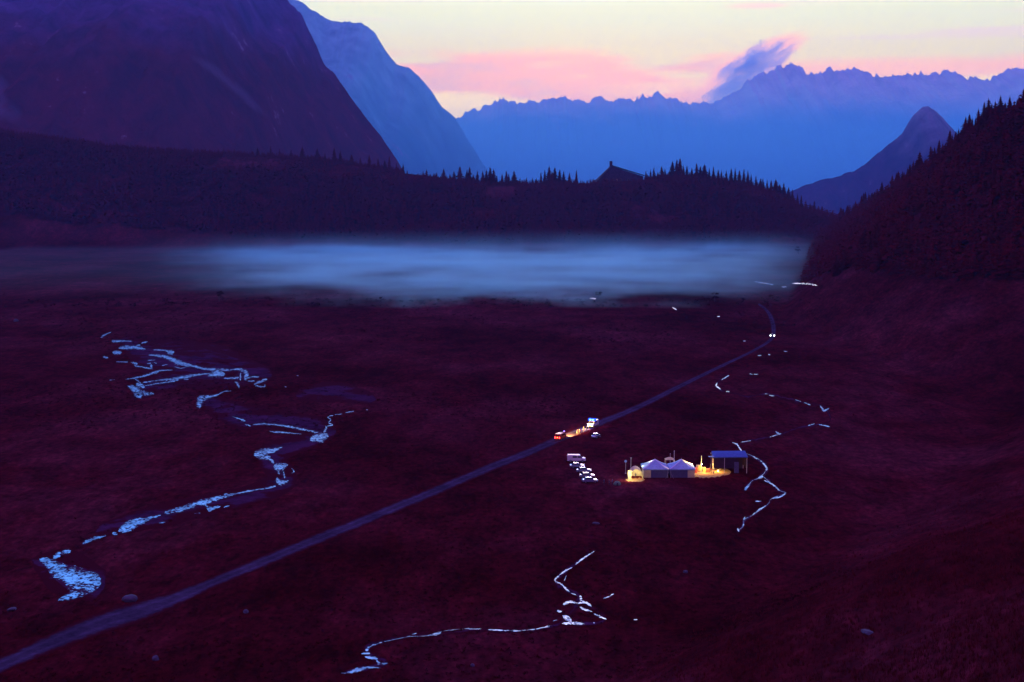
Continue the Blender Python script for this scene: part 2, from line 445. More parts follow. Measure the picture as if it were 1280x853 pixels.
def px_ribbons(name, segs, mat, lift=0.1, jit=0.35, step=0.8, taper=True, cols=5, wmul=1.0):
    Vs, Fs = [], []
    for seg in segs:
        C = catmull(seg, step)
        d = np.gradient(C[:, :2], axis=0); d /= np.maximum(np.linalg.norm(d, axis=1), 1e-6)[:, None]
        nrm = np.stack([-d[:, 1], d[:, 0]], 1)
        L_ = len(C); ph = rng.random() * 100
        t = np.arange(L_)
        jw = jit * 2 * np.minimum(C[:, 2] * wmul / 2, 2.2); fq = 0.45 / max(1.0, C[:, 2].max() / 8); wl = C[:, 2] * wmul / 2 + jw * (fbm(t * fq + ph, t * 0 + ph, 2) - 0.5); wr = C[:, 2] * wmul / 2 + jw * (fbm(t * fq + ph + 50, t * 0 + ph + 9, 2) - 0.5)
        if taper and L_ > 3:
            e = np.minimum(1, np.minimum(t + 0.6, L_ - 1 - t + 0.6) / min(3.0, L_ / 3)); wl *= e; wr *= e
        base = len(Vs)
        for k in range(L_):
            for q in range(cols):
                u = q / (cols - 1)
                off = -wl[k] + (wl[k] + wr[k]) * u
                px, py = C[k, 0] + nrm[k, 0] * off, C[k, 1] + nrm[k, 1] * off
                x, y = on_plane(px, py, 0.0)
                for _ in range(3):
                    x, y = on_plane(px, py, float(height(x, y)))
                Vs.append((x, y, float(height(x, y)) + lift))
        for k in range(L_ - 1):
            for q in range(cols - 1):
                a = base + k * cols + q
                Fs.append((a, a + 1, a + cols + 1, a + cols))
    V = np.array(Vs)
    o = np_mesh(name, V, np.array(Fs), mat)
    at = o.data.attributes.new('across', 'FLOAT', 'POINT'); at.data.foreach_set('value', np.tile(np.linspace(0, 1, cols), len(V) // cols).astype(np.float32))
    return o

def Zm(ox, oy, s, segs):
    return [[(ox + x / s, oy + y / s, w / s) for x, y, w in seg] for seg in segs]

A_ = Zm(120, 410, 8.533, [
    [(48, 108, 22), (110, 70, 14), (170, 45, 6)], [(165, 142, 30), (215, 145, 26), (290, 142, 14), (380, 145, 8)], [(480, 168, 16), (550, 150, 16)],
    [(240, 218, 20), (300, 212, 38), (430, 212, 34), (530, 230, 18)], [(175, 265, 34), (230, 268, 42), (275, 268, 26)], [(430, 190, 12), (480, 185, 12)],
    [(610, 236, 8), (750, 245, 20), (790, 262, 52), (835, 262, 40)], [(560, 292, 12), (680, 302, 24), (760, 318, 36), (850, 362, 56), (940, 388, 40), (1024, 405, 32)],
    [(75, 312, 26), (130, 322, 16)], [(215, 365, 8), (340, 368, 8)], [(370, 370, 10), (435, 385, 26), (415, 405, 12), (520, 425, 15), (610, 440, 16)],
    [(550, 350, 8), (640, 345, 6)], [(545, 382, 14), (650, 380, 14)], [(588, 390, 18), (592, 440, 22)], [(700, 408, 8), (800, 382, 10)], [(830, 415, 9), (900, 432, 9), (980, 420, 6)],
    [(820, 452, 5), (690, 458, 16), (640, 475, 25), (540, 508, 20), (420, 535, 16), (310, 552, 6)], [(410, 540, 12), (475, 590, 16)],
    [(500, 585, 12), (700, 558, 14), (850, 548, 32), (1000, 512, 30), (1024, 505, 28)], [(520, 620, 12), (700, 590, 12), (850, 570, 16)],
    [(335, 622, 16), (400, 650, 60), (450, 705, 80), (480, 755, 20)], [(430, 595, 50), (520, 640, 40)], [(480, 692, 40), (550, 705, 36), (620, 708, 28)], [(140, 560, 8), (200, 556, 6)]])
B_ = Zm(230, 440, 8.533, [
    [(-10, 128, 32), (80, 150, 22), (200, 180, 22), (300, 190, 26), (450, 195, 24), (490, 205, 16)], [(-10, 278, 40), (90, 255, 28), (200, 240, 14), (280, 230, 14)],
    [(0, 300, 12), (50, 295, 12)], [(255, 260, 14), (330, 232, 70), (400, 240, 62), (440, 240, 20)],
    [(480, 200, 8), (560, 188, 18), (640, 205, 36), (668, 250, 44), (650, 300, 42)], [(425, 285, 22), (500, 285, 20), (590, 275, 18)], [(605, 225, 18), (600, 310, 14)],
    [(540, 322, 18), (575, 345, 28), (590, 395, 12)], [(640, 300, 36), (700, 275, 18), (800, 270, 16)], [(680, 315, 12), (755, 315, 12)],
    [(745, 350, 16), (800, 325, 26), (890, 290, 22)], [(755, 365, 14), (850, 375, 16), (865, 350, 12)],
    [(510, 420, 5), (430, 425, 8), (360, 460, 16), (280, 480, 30), (190, 510, 70), (160, 560, 56), (165, 605, 34)],
    [(510, 690, 6), (600, 720, 14), (655, 742, 32)], [(650, 775, 18), (710, 795, 16)], [(735, 780, 10), (850, 770, 12), (1000, 783, 15)]])
C_ = Zm(280, 500, 7.111, [
    [(260, 218, 8), (400, 220, 12), (500, 230, 13), (620, 248, 16), (680, 264, 18), (740, 274, 18), (820, 293, 17), (885, 302, 22)], [(400, 280, 5), (450, 288, 13), (520, 292, 14), (690, 306, 5)],
    [(765, 365, 30), (800, 345, 56), (850, 340, 80), (905, 328, 56), (930, 330, 20)], [(885, 295, 18), (910, 255, 16), (900, 232, 8)],
    [(905, 240, 8), (965, 225, 10), (930, 205, 10), (950, 180, 8), (922, 155, 8), (972, 140, 7)], [(980, 135, 5), (1050, 128, 7)], [(1080, 118, 5), (1155, 103, 8)], [(1262, 90, 6), (1280, 92, 6)],
    [(520, 422, 8), (450, 450, 30), (380, 462, 56), (300, 485, 62), (265, 495, 20)], [(300, 495, 44), (360, 512, 50), (415, 510, 30)], [(400, 525, 22), (445, 565, 26)],
    [(440, 595, 44), (500, 598, 66), (570, 578, 24)], [(480, 620, 26), (492, 665, 24)], [(470, 692, 24), (500, 742, 42), (575, 718, 14)], [(530, 640, 12), (540, 705, 14)], [(600, 610, 8), (622, 640, 8), (600, 655, 8)],
    [(460, 770, 20), (400, 785, 16), (300, 800, 8), (200, 818, 16), (100, 838, 8), (0, 845, 20)]])
D_ = Zm(40, 600, 4.923, [
    [(1270, 85, 8), (1200, 100, 18), (1130, 118, 26), (1050, 140, 34), (950, 172, 28), (815, 208, 22)], [(1080, 185, 32), (1160, 166, 10)], [(1065, 150, 14), (1090, 185, 16)], [(1180, 172, 7), (1215, 162, 7)],
    [(795, 220, 10), (720, 240, 20), (650, 265, 48), (580, 295, 56), (530, 318, 18)], [(780, 268, 8), (820, 264, 6)], [(495, 330, 22), (525, 338, 18)], [(460, 345, 8), (370, 368, 18), (310, 400, 18)],
    [(240, 440, 18), (180, 452, 24), (130, 488, 24)],
    [(45, 488, 14), (110, 520, 60), (180, 570, 100), (260, 610, 130), (330, 635, 130), (400, 635, 90), (425, 640, 50)], [(390, 665, 40), (320, 680, 60), (240, 712, 44), (160, 748, 8)], [(1000, 210, 6), (1040, 208, 6)]])
E_ = Zm(670, 680, 7.108, [
    [(525, 66, 5), (430, 125, 18), (350, 188, 12)], [(325, 212, 8), (270, 240, 22), (220, 275, 16), (172, 318, 22), (180, 340, 24), (230, 365, 16), (265, 405, 22), (300, 432, 28)],
    [(310, 442, 10), (355, 458, 10)], [(270, 285, 7), (250, 335, 9)], [(392, 462, 28), (402, 515, 40)], [(240, 542, 28), (300, 520, 28), (370, 532, 20), (420, 520, 28), (470, 540, 28), (492, 562, 16)],
    [(388, 565, 20), (430, 585, 24), (500, 607, 14)], [(512, 625, 12), (570, 650, 24), (628, 675, 12)], [(180, 600, 26), (230, 607, 26)], [(235, 640, 26), (280, 668, 56), (315, 695, 34)],
    [(230, 712, 18), (330, 710, 38), (430, 716, 16)], [(595, 490, 5), (650, 472, 12), (692, 448, 16)], [(510, 705, 12), (520, 708, 12)], [(145, 728, 14), (115, 735, 20), (80, 745, 12), (0, 762, 12)], [(150, 690, 6), (190, 680, 6)]]) + \
    Zm(400, 660, 3.048, [[(820, 388, 5), (780, 392, 5), (740, 394, 7), (640, 390, 5)], [(605, 388, 7), (550, 386, 5)], [(1195, 352, 6), (1210, 352, 5)]])
F_ = Zm(420, 770, 7.111, [[(1255, 122, 14), (1160, 120, 6)], [(1060, 130, 3), (1010, 135, 3)], [(940, 143, 8), (900, 165, 26), (800, 183, 8)], [(625, 192, 18), (660, 185, 26)], [(675, 168, 9), (718, 160, 9)], [(720, 187, 18), (748, 187, 16)],
    [(468, 227, 12), (385, 244, 5)], [(322, 262, 16), (358, 262, 16)], [(292, 280, 30), (268, 318, 46)], [(225, 342, 14), (302, 338, 18)], [(255, 368, 16), (320, 378, 36), (372, 388, 24)], [(360, 392, 12), (385, 430, 34), (465, 425, 8)],
    [(405, 467, 12), (340, 463, 14), (270, 465, 32), (180, 490, 46), (110, 510, 24), (45, 514, 6)]])
G_ = Zm(860, 400, 3.045, [[(157, 212, 6), (128, 229, 6)], [(112, 240, 7), (107, 252, 8), (125, 266, 8)], [(145, 273, 5), (158, 275, 6)], [(235, 207, 4), (246, 208, 4)], [(250, 208, 4), (268, 208, 4)], [(293, 282, 5), (302, 283, 4)], [(308, 288, 5), (329, 291, 5)],
    [(408, 305, 3), (430, 312, 3)], [(442, 316, 4), (466, 325, 5)], [(503, 328, 6), (518, 346, 10), (538, 337, 6)], [(498, 399, 6), (540, 408, 6)], [(457, 404, 6), (482, 397, 4)], [(312, 447, 4), (356, 434, 5)], [(333, 425, 8), (348, 437, 8)],
    [(240, 461, 2), (200, 467, 2)], [(168, 468, 4), (185, 474, 8), (200, 495, 7), (209, 506, 5)], [(245, 519, 6), (264, 531, 8)], [(276, 537, 8), (300, 565, 11), (292, 582, 7)], [(266, 604, 12), (286, 598, 12)], [(290, 612, 6), (322, 628, 8), (350, 652, 7)],
    [(320, 681, 7), (355, 674, 7), (373, 660, 7)], [(242, 616, 6), (216, 650, 12)], [(255, 692, 6), (279, 692, 6)], [(300, 707, 5), (270, 725, 7), (244, 746, 8)], [(216, 752, 8), (212, 766, 9)], [(212, 778, 8), (209, 788, 8)], [(188, 795, 10), (194, 808, 8)]])
H_ = Zm(860, 280, 4.265, [[(355, 308, 5), (455, 325, 6)], [(498, 336, 6), (528, 338, 7)], [(555, 318, 6), (620, 320, 10), (690, 330, 5)], [(154, 495, 7), (170, 495, 6)], [(296, 626, 6), (306, 626, 6)], [(372, 704, 9), (391, 702, 8)], [(428, 698, 5), (438, 700, 5)], [(510, 680, 5), (530, 682, 5)]]) + \
    [[(737, 373, 2), (745, 374, 2)], [(840, 384, 1.6), (846, 388, 1.8)], [(356, 484, 1.6), (358, 484, 1.6)], [(371, 470, 1.6), (373, 470, 1.6)]]
river = px_ribbons('river', A_ + B_ + C_ + D_, M['river'], jit=0.45, wmul=1.2); tag(river, kind='structure')
LINK = Zm(420, 770, 7.111, [[(1290, 120, 5), (1100, 124, 3), (940, 143, 4), (800, 182, 4), (720, 185, 5), (620, 195, 3), (468, 227, 4), (340, 262, 6), (270, 300, 8)]]) + \
    Zm(860, 400, 3.045, [[(209, 506, 1.3), (245, 519, 1.3), (276, 537, 1.5), (300, 565, 1.7), (290, 585, 1.7), (268, 604, 1.7), (242, 616, 1.7), (216, 650, 1.5)], [(286, 598, 1.7), (322, 628, 1.7), (352, 652, 1.7), (372, 662, 1.3), (320, 681, 1.3), (300, 707, 1.3), (244, 746, 1.5), (214, 762, 1.5), (209, 788, 1.5), (192, 802, 1.5)]])
stream = px_ribbons('stream', E_ + F_ + G_ + H_ + LINK, M['stream'], jit=0.5, wmul=0.8); tag(stream, kind='structure')
bars = px_ribbons('gravel_bar', [[(150, 425, 12), (210, 450, 46), (280, 462, 34), (340, 470, 14)], [(170, 490, 16), (230, 470, 20), (300, 462, 8)], [(215, 432, 8), (270, 440, 14), (300, 450, 8)], [(40, 700, 10), (80, 715, 44), (130, 735, 30)],
    [(250, 500, 16), (300, 520, 24), (350, 525, 20), (420, 540, 20)], [(370, 495, 10), (420, 490, 20), (470, 500, 8)], [(120, 665, 10), (200, 645, 22), (300, 622, 18), (355, 600, 22), (340, 570, 24), (400, 545, 12)]] + Zm(860, 400, 3.045, [[(157, 212, 7), (112, 240, 9), (125, 266, 8), (158, 275, 7), (230, 292, 6), (300, 282, 7), (360, 296, 6), (442, 316, 8), (503, 328, 9), (530, 350, 9), (540, 385, 7), (498, 399, 8), (430, 410, 7), (350, 436, 8), (280, 452, 6), (200, 467, 8)],
    [(209, 506, 10), (245, 519, 10), (276, 537, 13), (300, 565, 16), (290, 585, 14), (268, 604, 13), (242, 616, 11), (214, 652, 12)], [(286, 598, 10), (322, 628, 12), (352, 652, 12), (372, 662, 10), (320, 681, 10), (300, 707, 10), (244, 746, 12), (214, 762, 12), (209, 788, 11), (190, 806, 8)]]) + \
    Zm(400, 660, 3.048, [[(1045, 90, 8), (900, 200, 14), (985, 265, 16), (930, 350, 16), (870, 380, 12), (740, 394, 12), (600, 388, 12), (450, 405, 14), (340, 412, 12), (200, 445, 14), (180, 480, 20), (245, 515, 18), (90, 552, 14)], [(985, 270, 10), (1085, 350, 12), (960, 370, 14)]]),
    M['gravel'], lift=0.04, jit=0.9, step=2, cols=9, wmul=1.35)
tag(bars, kind='structure')
ROAD = [(-60, 862, 15), (0, 833, 17), (60, 806, 20), (130, 778, 24), (170, 766, 24), (215, 750, 18), (270, 727, 12), (330, 702, 13), (390, 677, 12.5), (430, 661, 12), (530, 620, 11), (600, 590, 10), (660, 566, 9.5), (700, 549, 9), (745, 531, 8.5),
        (800, 508, 7), (850, 483, 6), (885, 466, 4.5), (912, 453, 4), (945, 437, 3.5), (964, 424, 5), (967, 412, 7), (964, 398, 6), (958, 388, 4), (948, 380, 3)]
road = px_ribbons('road', [ROAD], M['road'], lift=0.06, jit=0.12, step=3, taper=False, cols=11, wmul=1.1); tag(road, kind='structure')
yard = px_ribbons('yard', [[(862, 591.5, 9), (880, 591.5, 12), (900, 591, 10), (914, 590, 4)], [(782, 600, 3), (792, 600.5, 5), (806, 600, 3)]], M['light_pool'], lift=0.05, jit=0.5, step=1); tag(yard, kind='structure')  # ground patches that paint in the pools of lamplight

# ------------------------------------------------------------------ mountains
def mountain(name, poly, D, front, back, slope_f, slope_b, nx, ny, nsc, amp, jag, mat, exp=1.0, base=-160):
    P = np.array(poly, float)
    cx = (P[:, 0] - CX) / F * D; cz = HC + (HOR - P[:, 1]) / F * D
    X = np.linspace(cx[0], cx[-1], nx); Zc = np.interp(X, cx, cz); jf = 26 if D > 20000 else 16
    Zc = Zc + (fbm(X / nsc * 4, X * 0 + 3, 5, True) - 0.55) * jag + (fbm(X / nsc * jf, X * 0 + 8, 4, True) - 0.55) * jag * (0.9 if jf < 20 else 2.4)
    tY = np.concatenate([-np.linspace(1, 0, ny) ** 1.5 * front, (np.linspace(0, 1, ny // 3)[1:]) ** 1.3 * back])
    XX, YY = np.meshgrid(X, tY)
    zc = np.interp(XX, X, Zc)
    n = fbm(XX / nsc + D, (YY + D) / nsc, 6, True)
    d = np.abs(YY)
    grow = np.clip(d / (nsc * 0.4), 0, 1)
    Z = zc - np.where(YY < 0, slope_f, slope_b) * d + (n - 0.62) * amp * grow
    # gullies and ribs running down the face
    rib = fbm(XX / (nsc * 0.22), YY / (nsc * 1.6) + 5, 4, True) - 0.55
    Z = Z + rib * amp * 0.35 * grow
    Z = np.maximum(Z, base + n * 40)
    V = np.stack([XX.ravel(), (YY + D).ravel(), Z.ravel()], 1)
    a, b = Z.shape
    i = np.arange(a - 1)[:, None] * b; j = np.arange(b - 1)[None, :]
    T = np.stack([i + j, i + j + 1, i + b + j + 1, i + b + j], -1).reshape(-1, 4)
    o = np_mesh(name, V, T, mat); o.data.polygons.foreach_set('use_smooth', [True] * len(T))
    tag(o, kind='structure')
    return o
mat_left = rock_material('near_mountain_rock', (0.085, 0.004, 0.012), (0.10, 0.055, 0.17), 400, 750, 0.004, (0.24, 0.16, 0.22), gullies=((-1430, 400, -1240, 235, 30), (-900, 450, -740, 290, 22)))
mat_mid = rock_material('mid_mountain_hazed_rock', (0.05, 0.24, 0.16), (0.24, 0.62, 0.42), 300, 1700, 0.0016, (0.25, 0.25, 0.27))  # greenish tint adds distance haze to the rock colour
mat_far = rock_material('far_range_hazed_rock', (0.05, 0.34, 0.28), (0.85, 0.95, 0.50), 1000, 1600, 0.0009, (0.6, 0.6, 0.6), 0.75)  # haze painted into the rock: blue-green low down, pale at the crest
mat_peak = rock_material('peak_rock', (0.06, 0.01, 0.04), (0.20, 0.26, 0.26), 200, 600, 0.003, (0.2, 0.18, 0.2))
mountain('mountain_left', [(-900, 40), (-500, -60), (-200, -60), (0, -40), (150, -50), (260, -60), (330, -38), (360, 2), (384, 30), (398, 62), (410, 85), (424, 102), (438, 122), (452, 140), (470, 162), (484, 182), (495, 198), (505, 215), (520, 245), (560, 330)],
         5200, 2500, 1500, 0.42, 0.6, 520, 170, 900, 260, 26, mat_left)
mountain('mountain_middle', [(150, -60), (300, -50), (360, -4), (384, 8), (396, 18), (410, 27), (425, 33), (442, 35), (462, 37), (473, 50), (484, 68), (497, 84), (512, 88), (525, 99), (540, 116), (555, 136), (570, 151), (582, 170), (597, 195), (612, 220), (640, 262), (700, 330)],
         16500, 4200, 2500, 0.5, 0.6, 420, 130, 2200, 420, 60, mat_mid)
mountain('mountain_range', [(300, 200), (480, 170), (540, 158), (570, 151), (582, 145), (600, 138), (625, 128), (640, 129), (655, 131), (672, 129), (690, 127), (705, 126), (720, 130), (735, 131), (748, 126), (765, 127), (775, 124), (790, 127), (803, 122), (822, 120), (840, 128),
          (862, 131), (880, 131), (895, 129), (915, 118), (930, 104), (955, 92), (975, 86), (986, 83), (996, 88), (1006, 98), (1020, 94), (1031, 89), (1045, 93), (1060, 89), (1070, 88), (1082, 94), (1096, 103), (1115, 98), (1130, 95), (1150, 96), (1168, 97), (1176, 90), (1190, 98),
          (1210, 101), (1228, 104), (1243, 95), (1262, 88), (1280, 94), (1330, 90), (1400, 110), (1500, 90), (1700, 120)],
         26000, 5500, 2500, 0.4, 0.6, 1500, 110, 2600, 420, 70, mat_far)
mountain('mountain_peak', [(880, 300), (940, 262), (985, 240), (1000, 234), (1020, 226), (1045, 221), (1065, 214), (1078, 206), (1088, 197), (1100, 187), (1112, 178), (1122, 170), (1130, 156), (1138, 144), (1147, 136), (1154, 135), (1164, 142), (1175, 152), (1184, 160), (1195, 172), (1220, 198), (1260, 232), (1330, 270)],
         9000, 1300, 1200, 0.55, 0.6, 300, 110, 700, 120, 14, mat_peak)

# ------------------------------------------------------------------ trees
def conifer_arrays(h, r, seed, tiers=11, br=9, lod=0):
    g = random.Random(seed)
    V, T, K = [], [], []
    n = 5
    for k in range(n):
        a = 2 * math.pi * k / n
        V.append((0.018 * h * math.cos(a), 0.018 * h * math.sin(a), -0.6))
    V.append((0, 0, h * 0.96))
    for k in range(n): T.append((k, (k + 1) % n, n)); K.append(1)
    for t in range(tiers):
        u = t / (tiers - 1)
        z = h * (0.07 + 0.90 * u)
        rr = r * (1 - u) ** 0.75 * g.uniform(0.75, 1.15) + 0.03 * h * (1 - u) + 0.12
        ph = g.random() * 6.28
        for b in range(br):
            if g.random() < 0.10: continue
            a = ph + 2 * math.pi * b / br + g.uniform(-0.3, 0.3)
            rl = rr * g.uniform(0.6, 1.15)
            w = rl * g.uniform(0.28, 0.5)
            droop = rl * g.uniform(0.15, 0.55)
            ca, sa = math.cos(a), math.sin(a)
            s = len(V)
            V += [(0, 0, z + h * 0.075), (ca * rl * 0.55 - sa * w, sa * rl * 0.55 + ca * w, z - droop * 0.4), (ca * rl, sa * rl, z - droop), (ca * rl * 0.55 + sa * w, sa * rl * 0.55 - ca * w, z - droop * 0.4)]
            T += [(s, s + 1, s + 2), (s, s + 2, s + 3)]; K += [0, 0]
    return np.array(V), np.array(T), np.array(K)

def conifer_mesh(seed, h=14, r=2.6):
    V, T, K = conifer_arrays(h, r, seed, 14, 11)
    o = np_mesh('spruce_tree', V, T, [M['foliage'], M['bark']], K)
    return o
protos = []
for k in range(9):
    h = [14, 12, 16, 11, 15, 13, 10, 17, 12.5][k]; r = [3.2, 3.4, 3.3, 3.0, 2.7, 4.0, 3.0, 3.7, 2.6][k]
    o = conifer_mesh(100 + k, h, r)
    protos.append((o.data, h)); bpy.data.objects.remove(o)
tree_count = 0
TREEXY = []
def put_tree(x, y, hh, label, group, k=None, split=False):
    global tree_count
    k = random.randrange(9) if k is None else k
    me, h = protos[k]
    o = bpy.data.objects.new('spruce_tree', me); COL.objects.link(o)
    s = hh / h
    o.location = (x, y, float(height(x, y)) - 0.2); wd_ = random.uniform(0.8, 1.5); o.scale = (s * wd_ * random.uniform(0.9, 1.1), s * wd_ * random.uniform(0.9, 1.1), s)
    o.rotation_euler = (random.uniform(-0.03, 0.03), random.uniform(-0.03, 0.03), random.uniform(0, 6.28))
    tag(o, label, 'tree', group); tree_count += 1; TREEXY.append((x, y))
    return o

def crest_y(px):
    """depth at which the wooded ridge makes its skyline for a pixel column"""
    r = (px - CX) / F
    ys = np.linspace(1950, 2400, 120)
    e = (height(r * ys, ys) - HC) / ys
    return float(ys[int(np.argmax(e))])
def slope_crest(px):
    r = (px - CX) / F
    ys = np.linspace(700, 2300, 400)
    e = (height(r * ys, ys) - HC) / ys
    return float(ys[int(np.argmax(e))])

# a row of individually placed skyline trees: (px, height px)
def skyline(lst, label, group, dy=0.0):
    for px, hp in lst:
        y = crest_y(px) + dy + random.uniform(-14, 6)
        x = (px - CX) / F * y
        put_tree(x, y, hp * 1.32 * random.uniform(0.72, 1.18) / F * y, label, group)
G1 = 'spruces along the wooded ridge'
# photographed skyline, section by section
skyline([(283, 9), (296, 8), (325, 9), (341, 10), (352, 9), (366, 10), (380, 11), (399, 13), (408, 10), (420, 15), (427, 12), (441, 11), (452, 10), (463, 12), (474, 11), (482, 12), (488, 14), (497, 10), (505, 8)],
        'dark spruce on the left end of the wooded ridge in front of the big mountain', G1)
skyline([(534, 8), (546, 4), (555, 9), (563, 6), (568, 7), (575, 12)], 'small spruce spaced out along the bare crest right of the big mountain foot', 'sparse spruces on the bare crest')
skyline([(584, 12), (587, 13), (592, 9), (597, 11), (604, 15), (608, 14), (613, 17), (617, 16), (621, 12), (628, 10), (633, 12), (636, 15), (643, 12), (650, 8), (658, 9), (665, 9), (670, 9), (676, 12), (681, 15), (686, 17), (690, 16), (693, 14), (699, 12), (704, 13), (711, 13)],
        'spruce in the jagged row between bare crest and the hut', 'spruces left of the hut')
skyline([(806, 8), (812, 9), (816, 10), (821, 9), (826, 11), (830, 9), (835, 10), (839, 13), (844, 15), (848, 15), (853, 14), (857, 10), (863, 11), (869, 12), (874, 10), (879, 13), (885, 10), (890, 12), (896, 11), (900, 13), (906, 12), (912, 14), (917, 12), (922, 11), (928, 13), (933, 12),
          (937, 14), (943, 13), (949, 12), (952, 12)], 'spruce on the tree covered rise right of the hut', 'spruces right of the hut')
skyline([(957, 13), (962, 12), (968, 14), (973, 16), (978, 13), (984, 14), (989, 13), (995, 13), (1000, 12), (1006, 12), (1011, 12), (1016, 13), (1021, 11), (1026, 12), (1031, 12)],
        'spruce on the right end of the ridge where it drops to the valley', 'spruces at the falling ridge end')
o = None
yl = crest_y(720); xl = (720 - CX) / F * yl
lone = empty('spruce_tree', (xl, yl, float(height(xl, yl)) - 0.2))
tag(lone, 'tall lone spruce standing just left of the hut on the ridge', 'tree')
V_, T_, K_ = conifer_arrays(22, 3.6, 55, 16, 12)
MB().cyl((0, 0, -0.6), (0, 0, 20.5), 0.35, 0.05, 8).build('trunk', M['bark'], lone)
cr = np_mesh('crown', V_, T_[K_ == 0], M['foliage']); cr.parent = lone
# right-hand slope skyline
for px in np.arange(1036, 1284, 3.4):
    p = px + random.uniform(-1.3, 1.3)
    y = slope_crest(p) + random.uniform(-14, 5); x = (p - CX) / F * y
    put_tree(x, y, random.choice([11, 12, 13, 15, 16, 18, 20, 15, 13]), 'spruce on the skyline of the steep right hillside', 'spruces on the right skyline')
# nearest big trees of the right slope
for k in range(60):
    for _ in range(50):
        y = random.uniform(820, 1150); x = y * random.uniform(0.22, 0.37)
        z = float(height(x, y))
        if z > 22: break
    put_tree(x, y, random.uniform(9, 15), 'spruce in the dark wood covering the steep right hillside', 'spruces in the right hillside wood')

# the forest that reads as one mass
lods = [conifer_arrays(1.0, 0.30, 300 + k, 6, 6) for k in range(10)]
FV, FT, FK = [], [], []
off = 0
def add_forest(x, y, h):
    global off
    V, T, K = lods[random.randrange(10)]
    a = random.random() * 6.28; c, s = math.cos(a), math.sin(a)
    z = float(height(x, y)) - 0.3
    W = np.empty_like(V); w = h * random.uniform(0.85, 1.3)
    W[:, 0] = (V[:, 0] * c - V[:, 1] * s) * w + x; W[:, 1] = (V[:, 0] * s + V[:, 1] * c) * w + y; W[:, 2] = V[:, 2] * h + z
    FV.append(W); FT.append(T + off); FK.append(K); off += len(V)
n = 0
while n < 11000:
    x = random.uniform(-900, 560); y = random.uniform(1935, 2330)
    d = float(fbm(np.array(x / 90), np.array(y / 90), 3))
    mz = np.interp(x, MX, MZ)
    if y < 1950 + 40 * math.sin(x / 210.0) or mz < 12: continue
    px = CX + x / y * F
    cy = 2225
    if y > cy and (505 < px < 580 or 722 < px < 806): continue
    if d < 0.25: continue
    z = float(height(x, y))
    hmax = 9.0 if y > 2170 else 17
    add_forest(x, y, random.uniform(5, hmax) * random.choice([0.7, 1, 1])); n += 1
n = 0
while n < 6500:
    y = math.exp(random.uniform(math.log(540), math.log(2150))); x = y * random.uniform(0.17, 0.42)
    z = float(height(x, y))
    if z < 5 or HOR - (z - HC) / y * F > 338 + 16 * math.sin(x * 0.06) - max(0, 900 - y) * 0.02: continue
    add_forest(x, y, random.uniform(5, 12) * random.choice([0.7, 1, 1, 1.15])); n += 1
forest = np_mesh('forest', np.vstack(FV), np.vstack(FT), [M['foliage'], M['bark']], np.concatenate(FK))
tag(forest, 'dark spruce forest covering the ridge and the right hillside', 'forest', kind='stuff')

# ------------------------------------------------------------------ scrub, grass, bushes, boulders
def bush_arrays(seed, n=26):
    g = np.random.default_rng(seed)
    V, T = [], []
    for k in range(n):
        d = g.normal(size=3); d /= np.linalg.norm(d); d[2] = abs(d[2]) * 0.9
        p = d * g.uniform(0.35, 1.0) * np.array([1, 1, 0.8]); s = g.uniform(0.18, 0.4)
        a = g.normal(size=3); b = g.normal(size=3)
        i0 = len(V); V += [p + a * s * 0.5, p + b * s * 0.5, p - a * s * 0.5]; T.append((i0, i0 + 1, i0 + 2))
    return np.array(V), np.array(T)
bl = [bush_arrays(k) for k in range(12)]
SV, ST = [], []; off2 = 0
def add_bush(x, y, s):
    global off2
    V, T = bl[random.randrange(12)]
    z = float(height(x, y))
    SV.append(V * s * np.array([1, 1, random.uniform(0.6, 1.1)]) + np.array([x, y, z])); ST.append(T + off2); off2 += len(V)
n = 0
while n < 8000:
    px = random.uniform(-60, 1340); py = random.uniform(366, 600) if random.random() < 0.8 else random.uniform(560, 860)
    x, y = on_plane(px, py, 0)
    if px > 640 + 0.55 * (py - 360) + 160 and py > 430: 
        if random.random() < 0.85: continue
    d = float(fbm(np.array(x / 70 + 3), np.array(y / 110), 3))
    if d < 0.38 + 0.25 * random.random(): continue
    if abs(x - 75) < 75 and abs(y - 425) < 80: continue
    rk = sorted(ROAD[:21]); 
    if abs(py - np.interp(px, [q[0] for q in rk], [q[1] for q in rk])) < 16: continue
    add_bush(x, y, random.uniform(0.25, 0.75) * (2.0 if py < 430 else 1.3 if py < 560 else 1)); n += 1
for k in range(330):                                              # line of scrub at the near edge of the mist
    px = random.uniform(-20, 1010); x, y = on_plane(px, random.uniform(374, 384), 0)
    add_bush(x, y, random.choice([1.0, 1.3, 1.8, 2.6, 3.2]) * random.uniform(0.8, 1.2))
scrub = np_mesh('scrub', np.vstack(SV), np.vstack(ST), M['scrub']); tag(scrub, 'low dark scrub spread over the valley floor', 'scrub', kind='stuff')

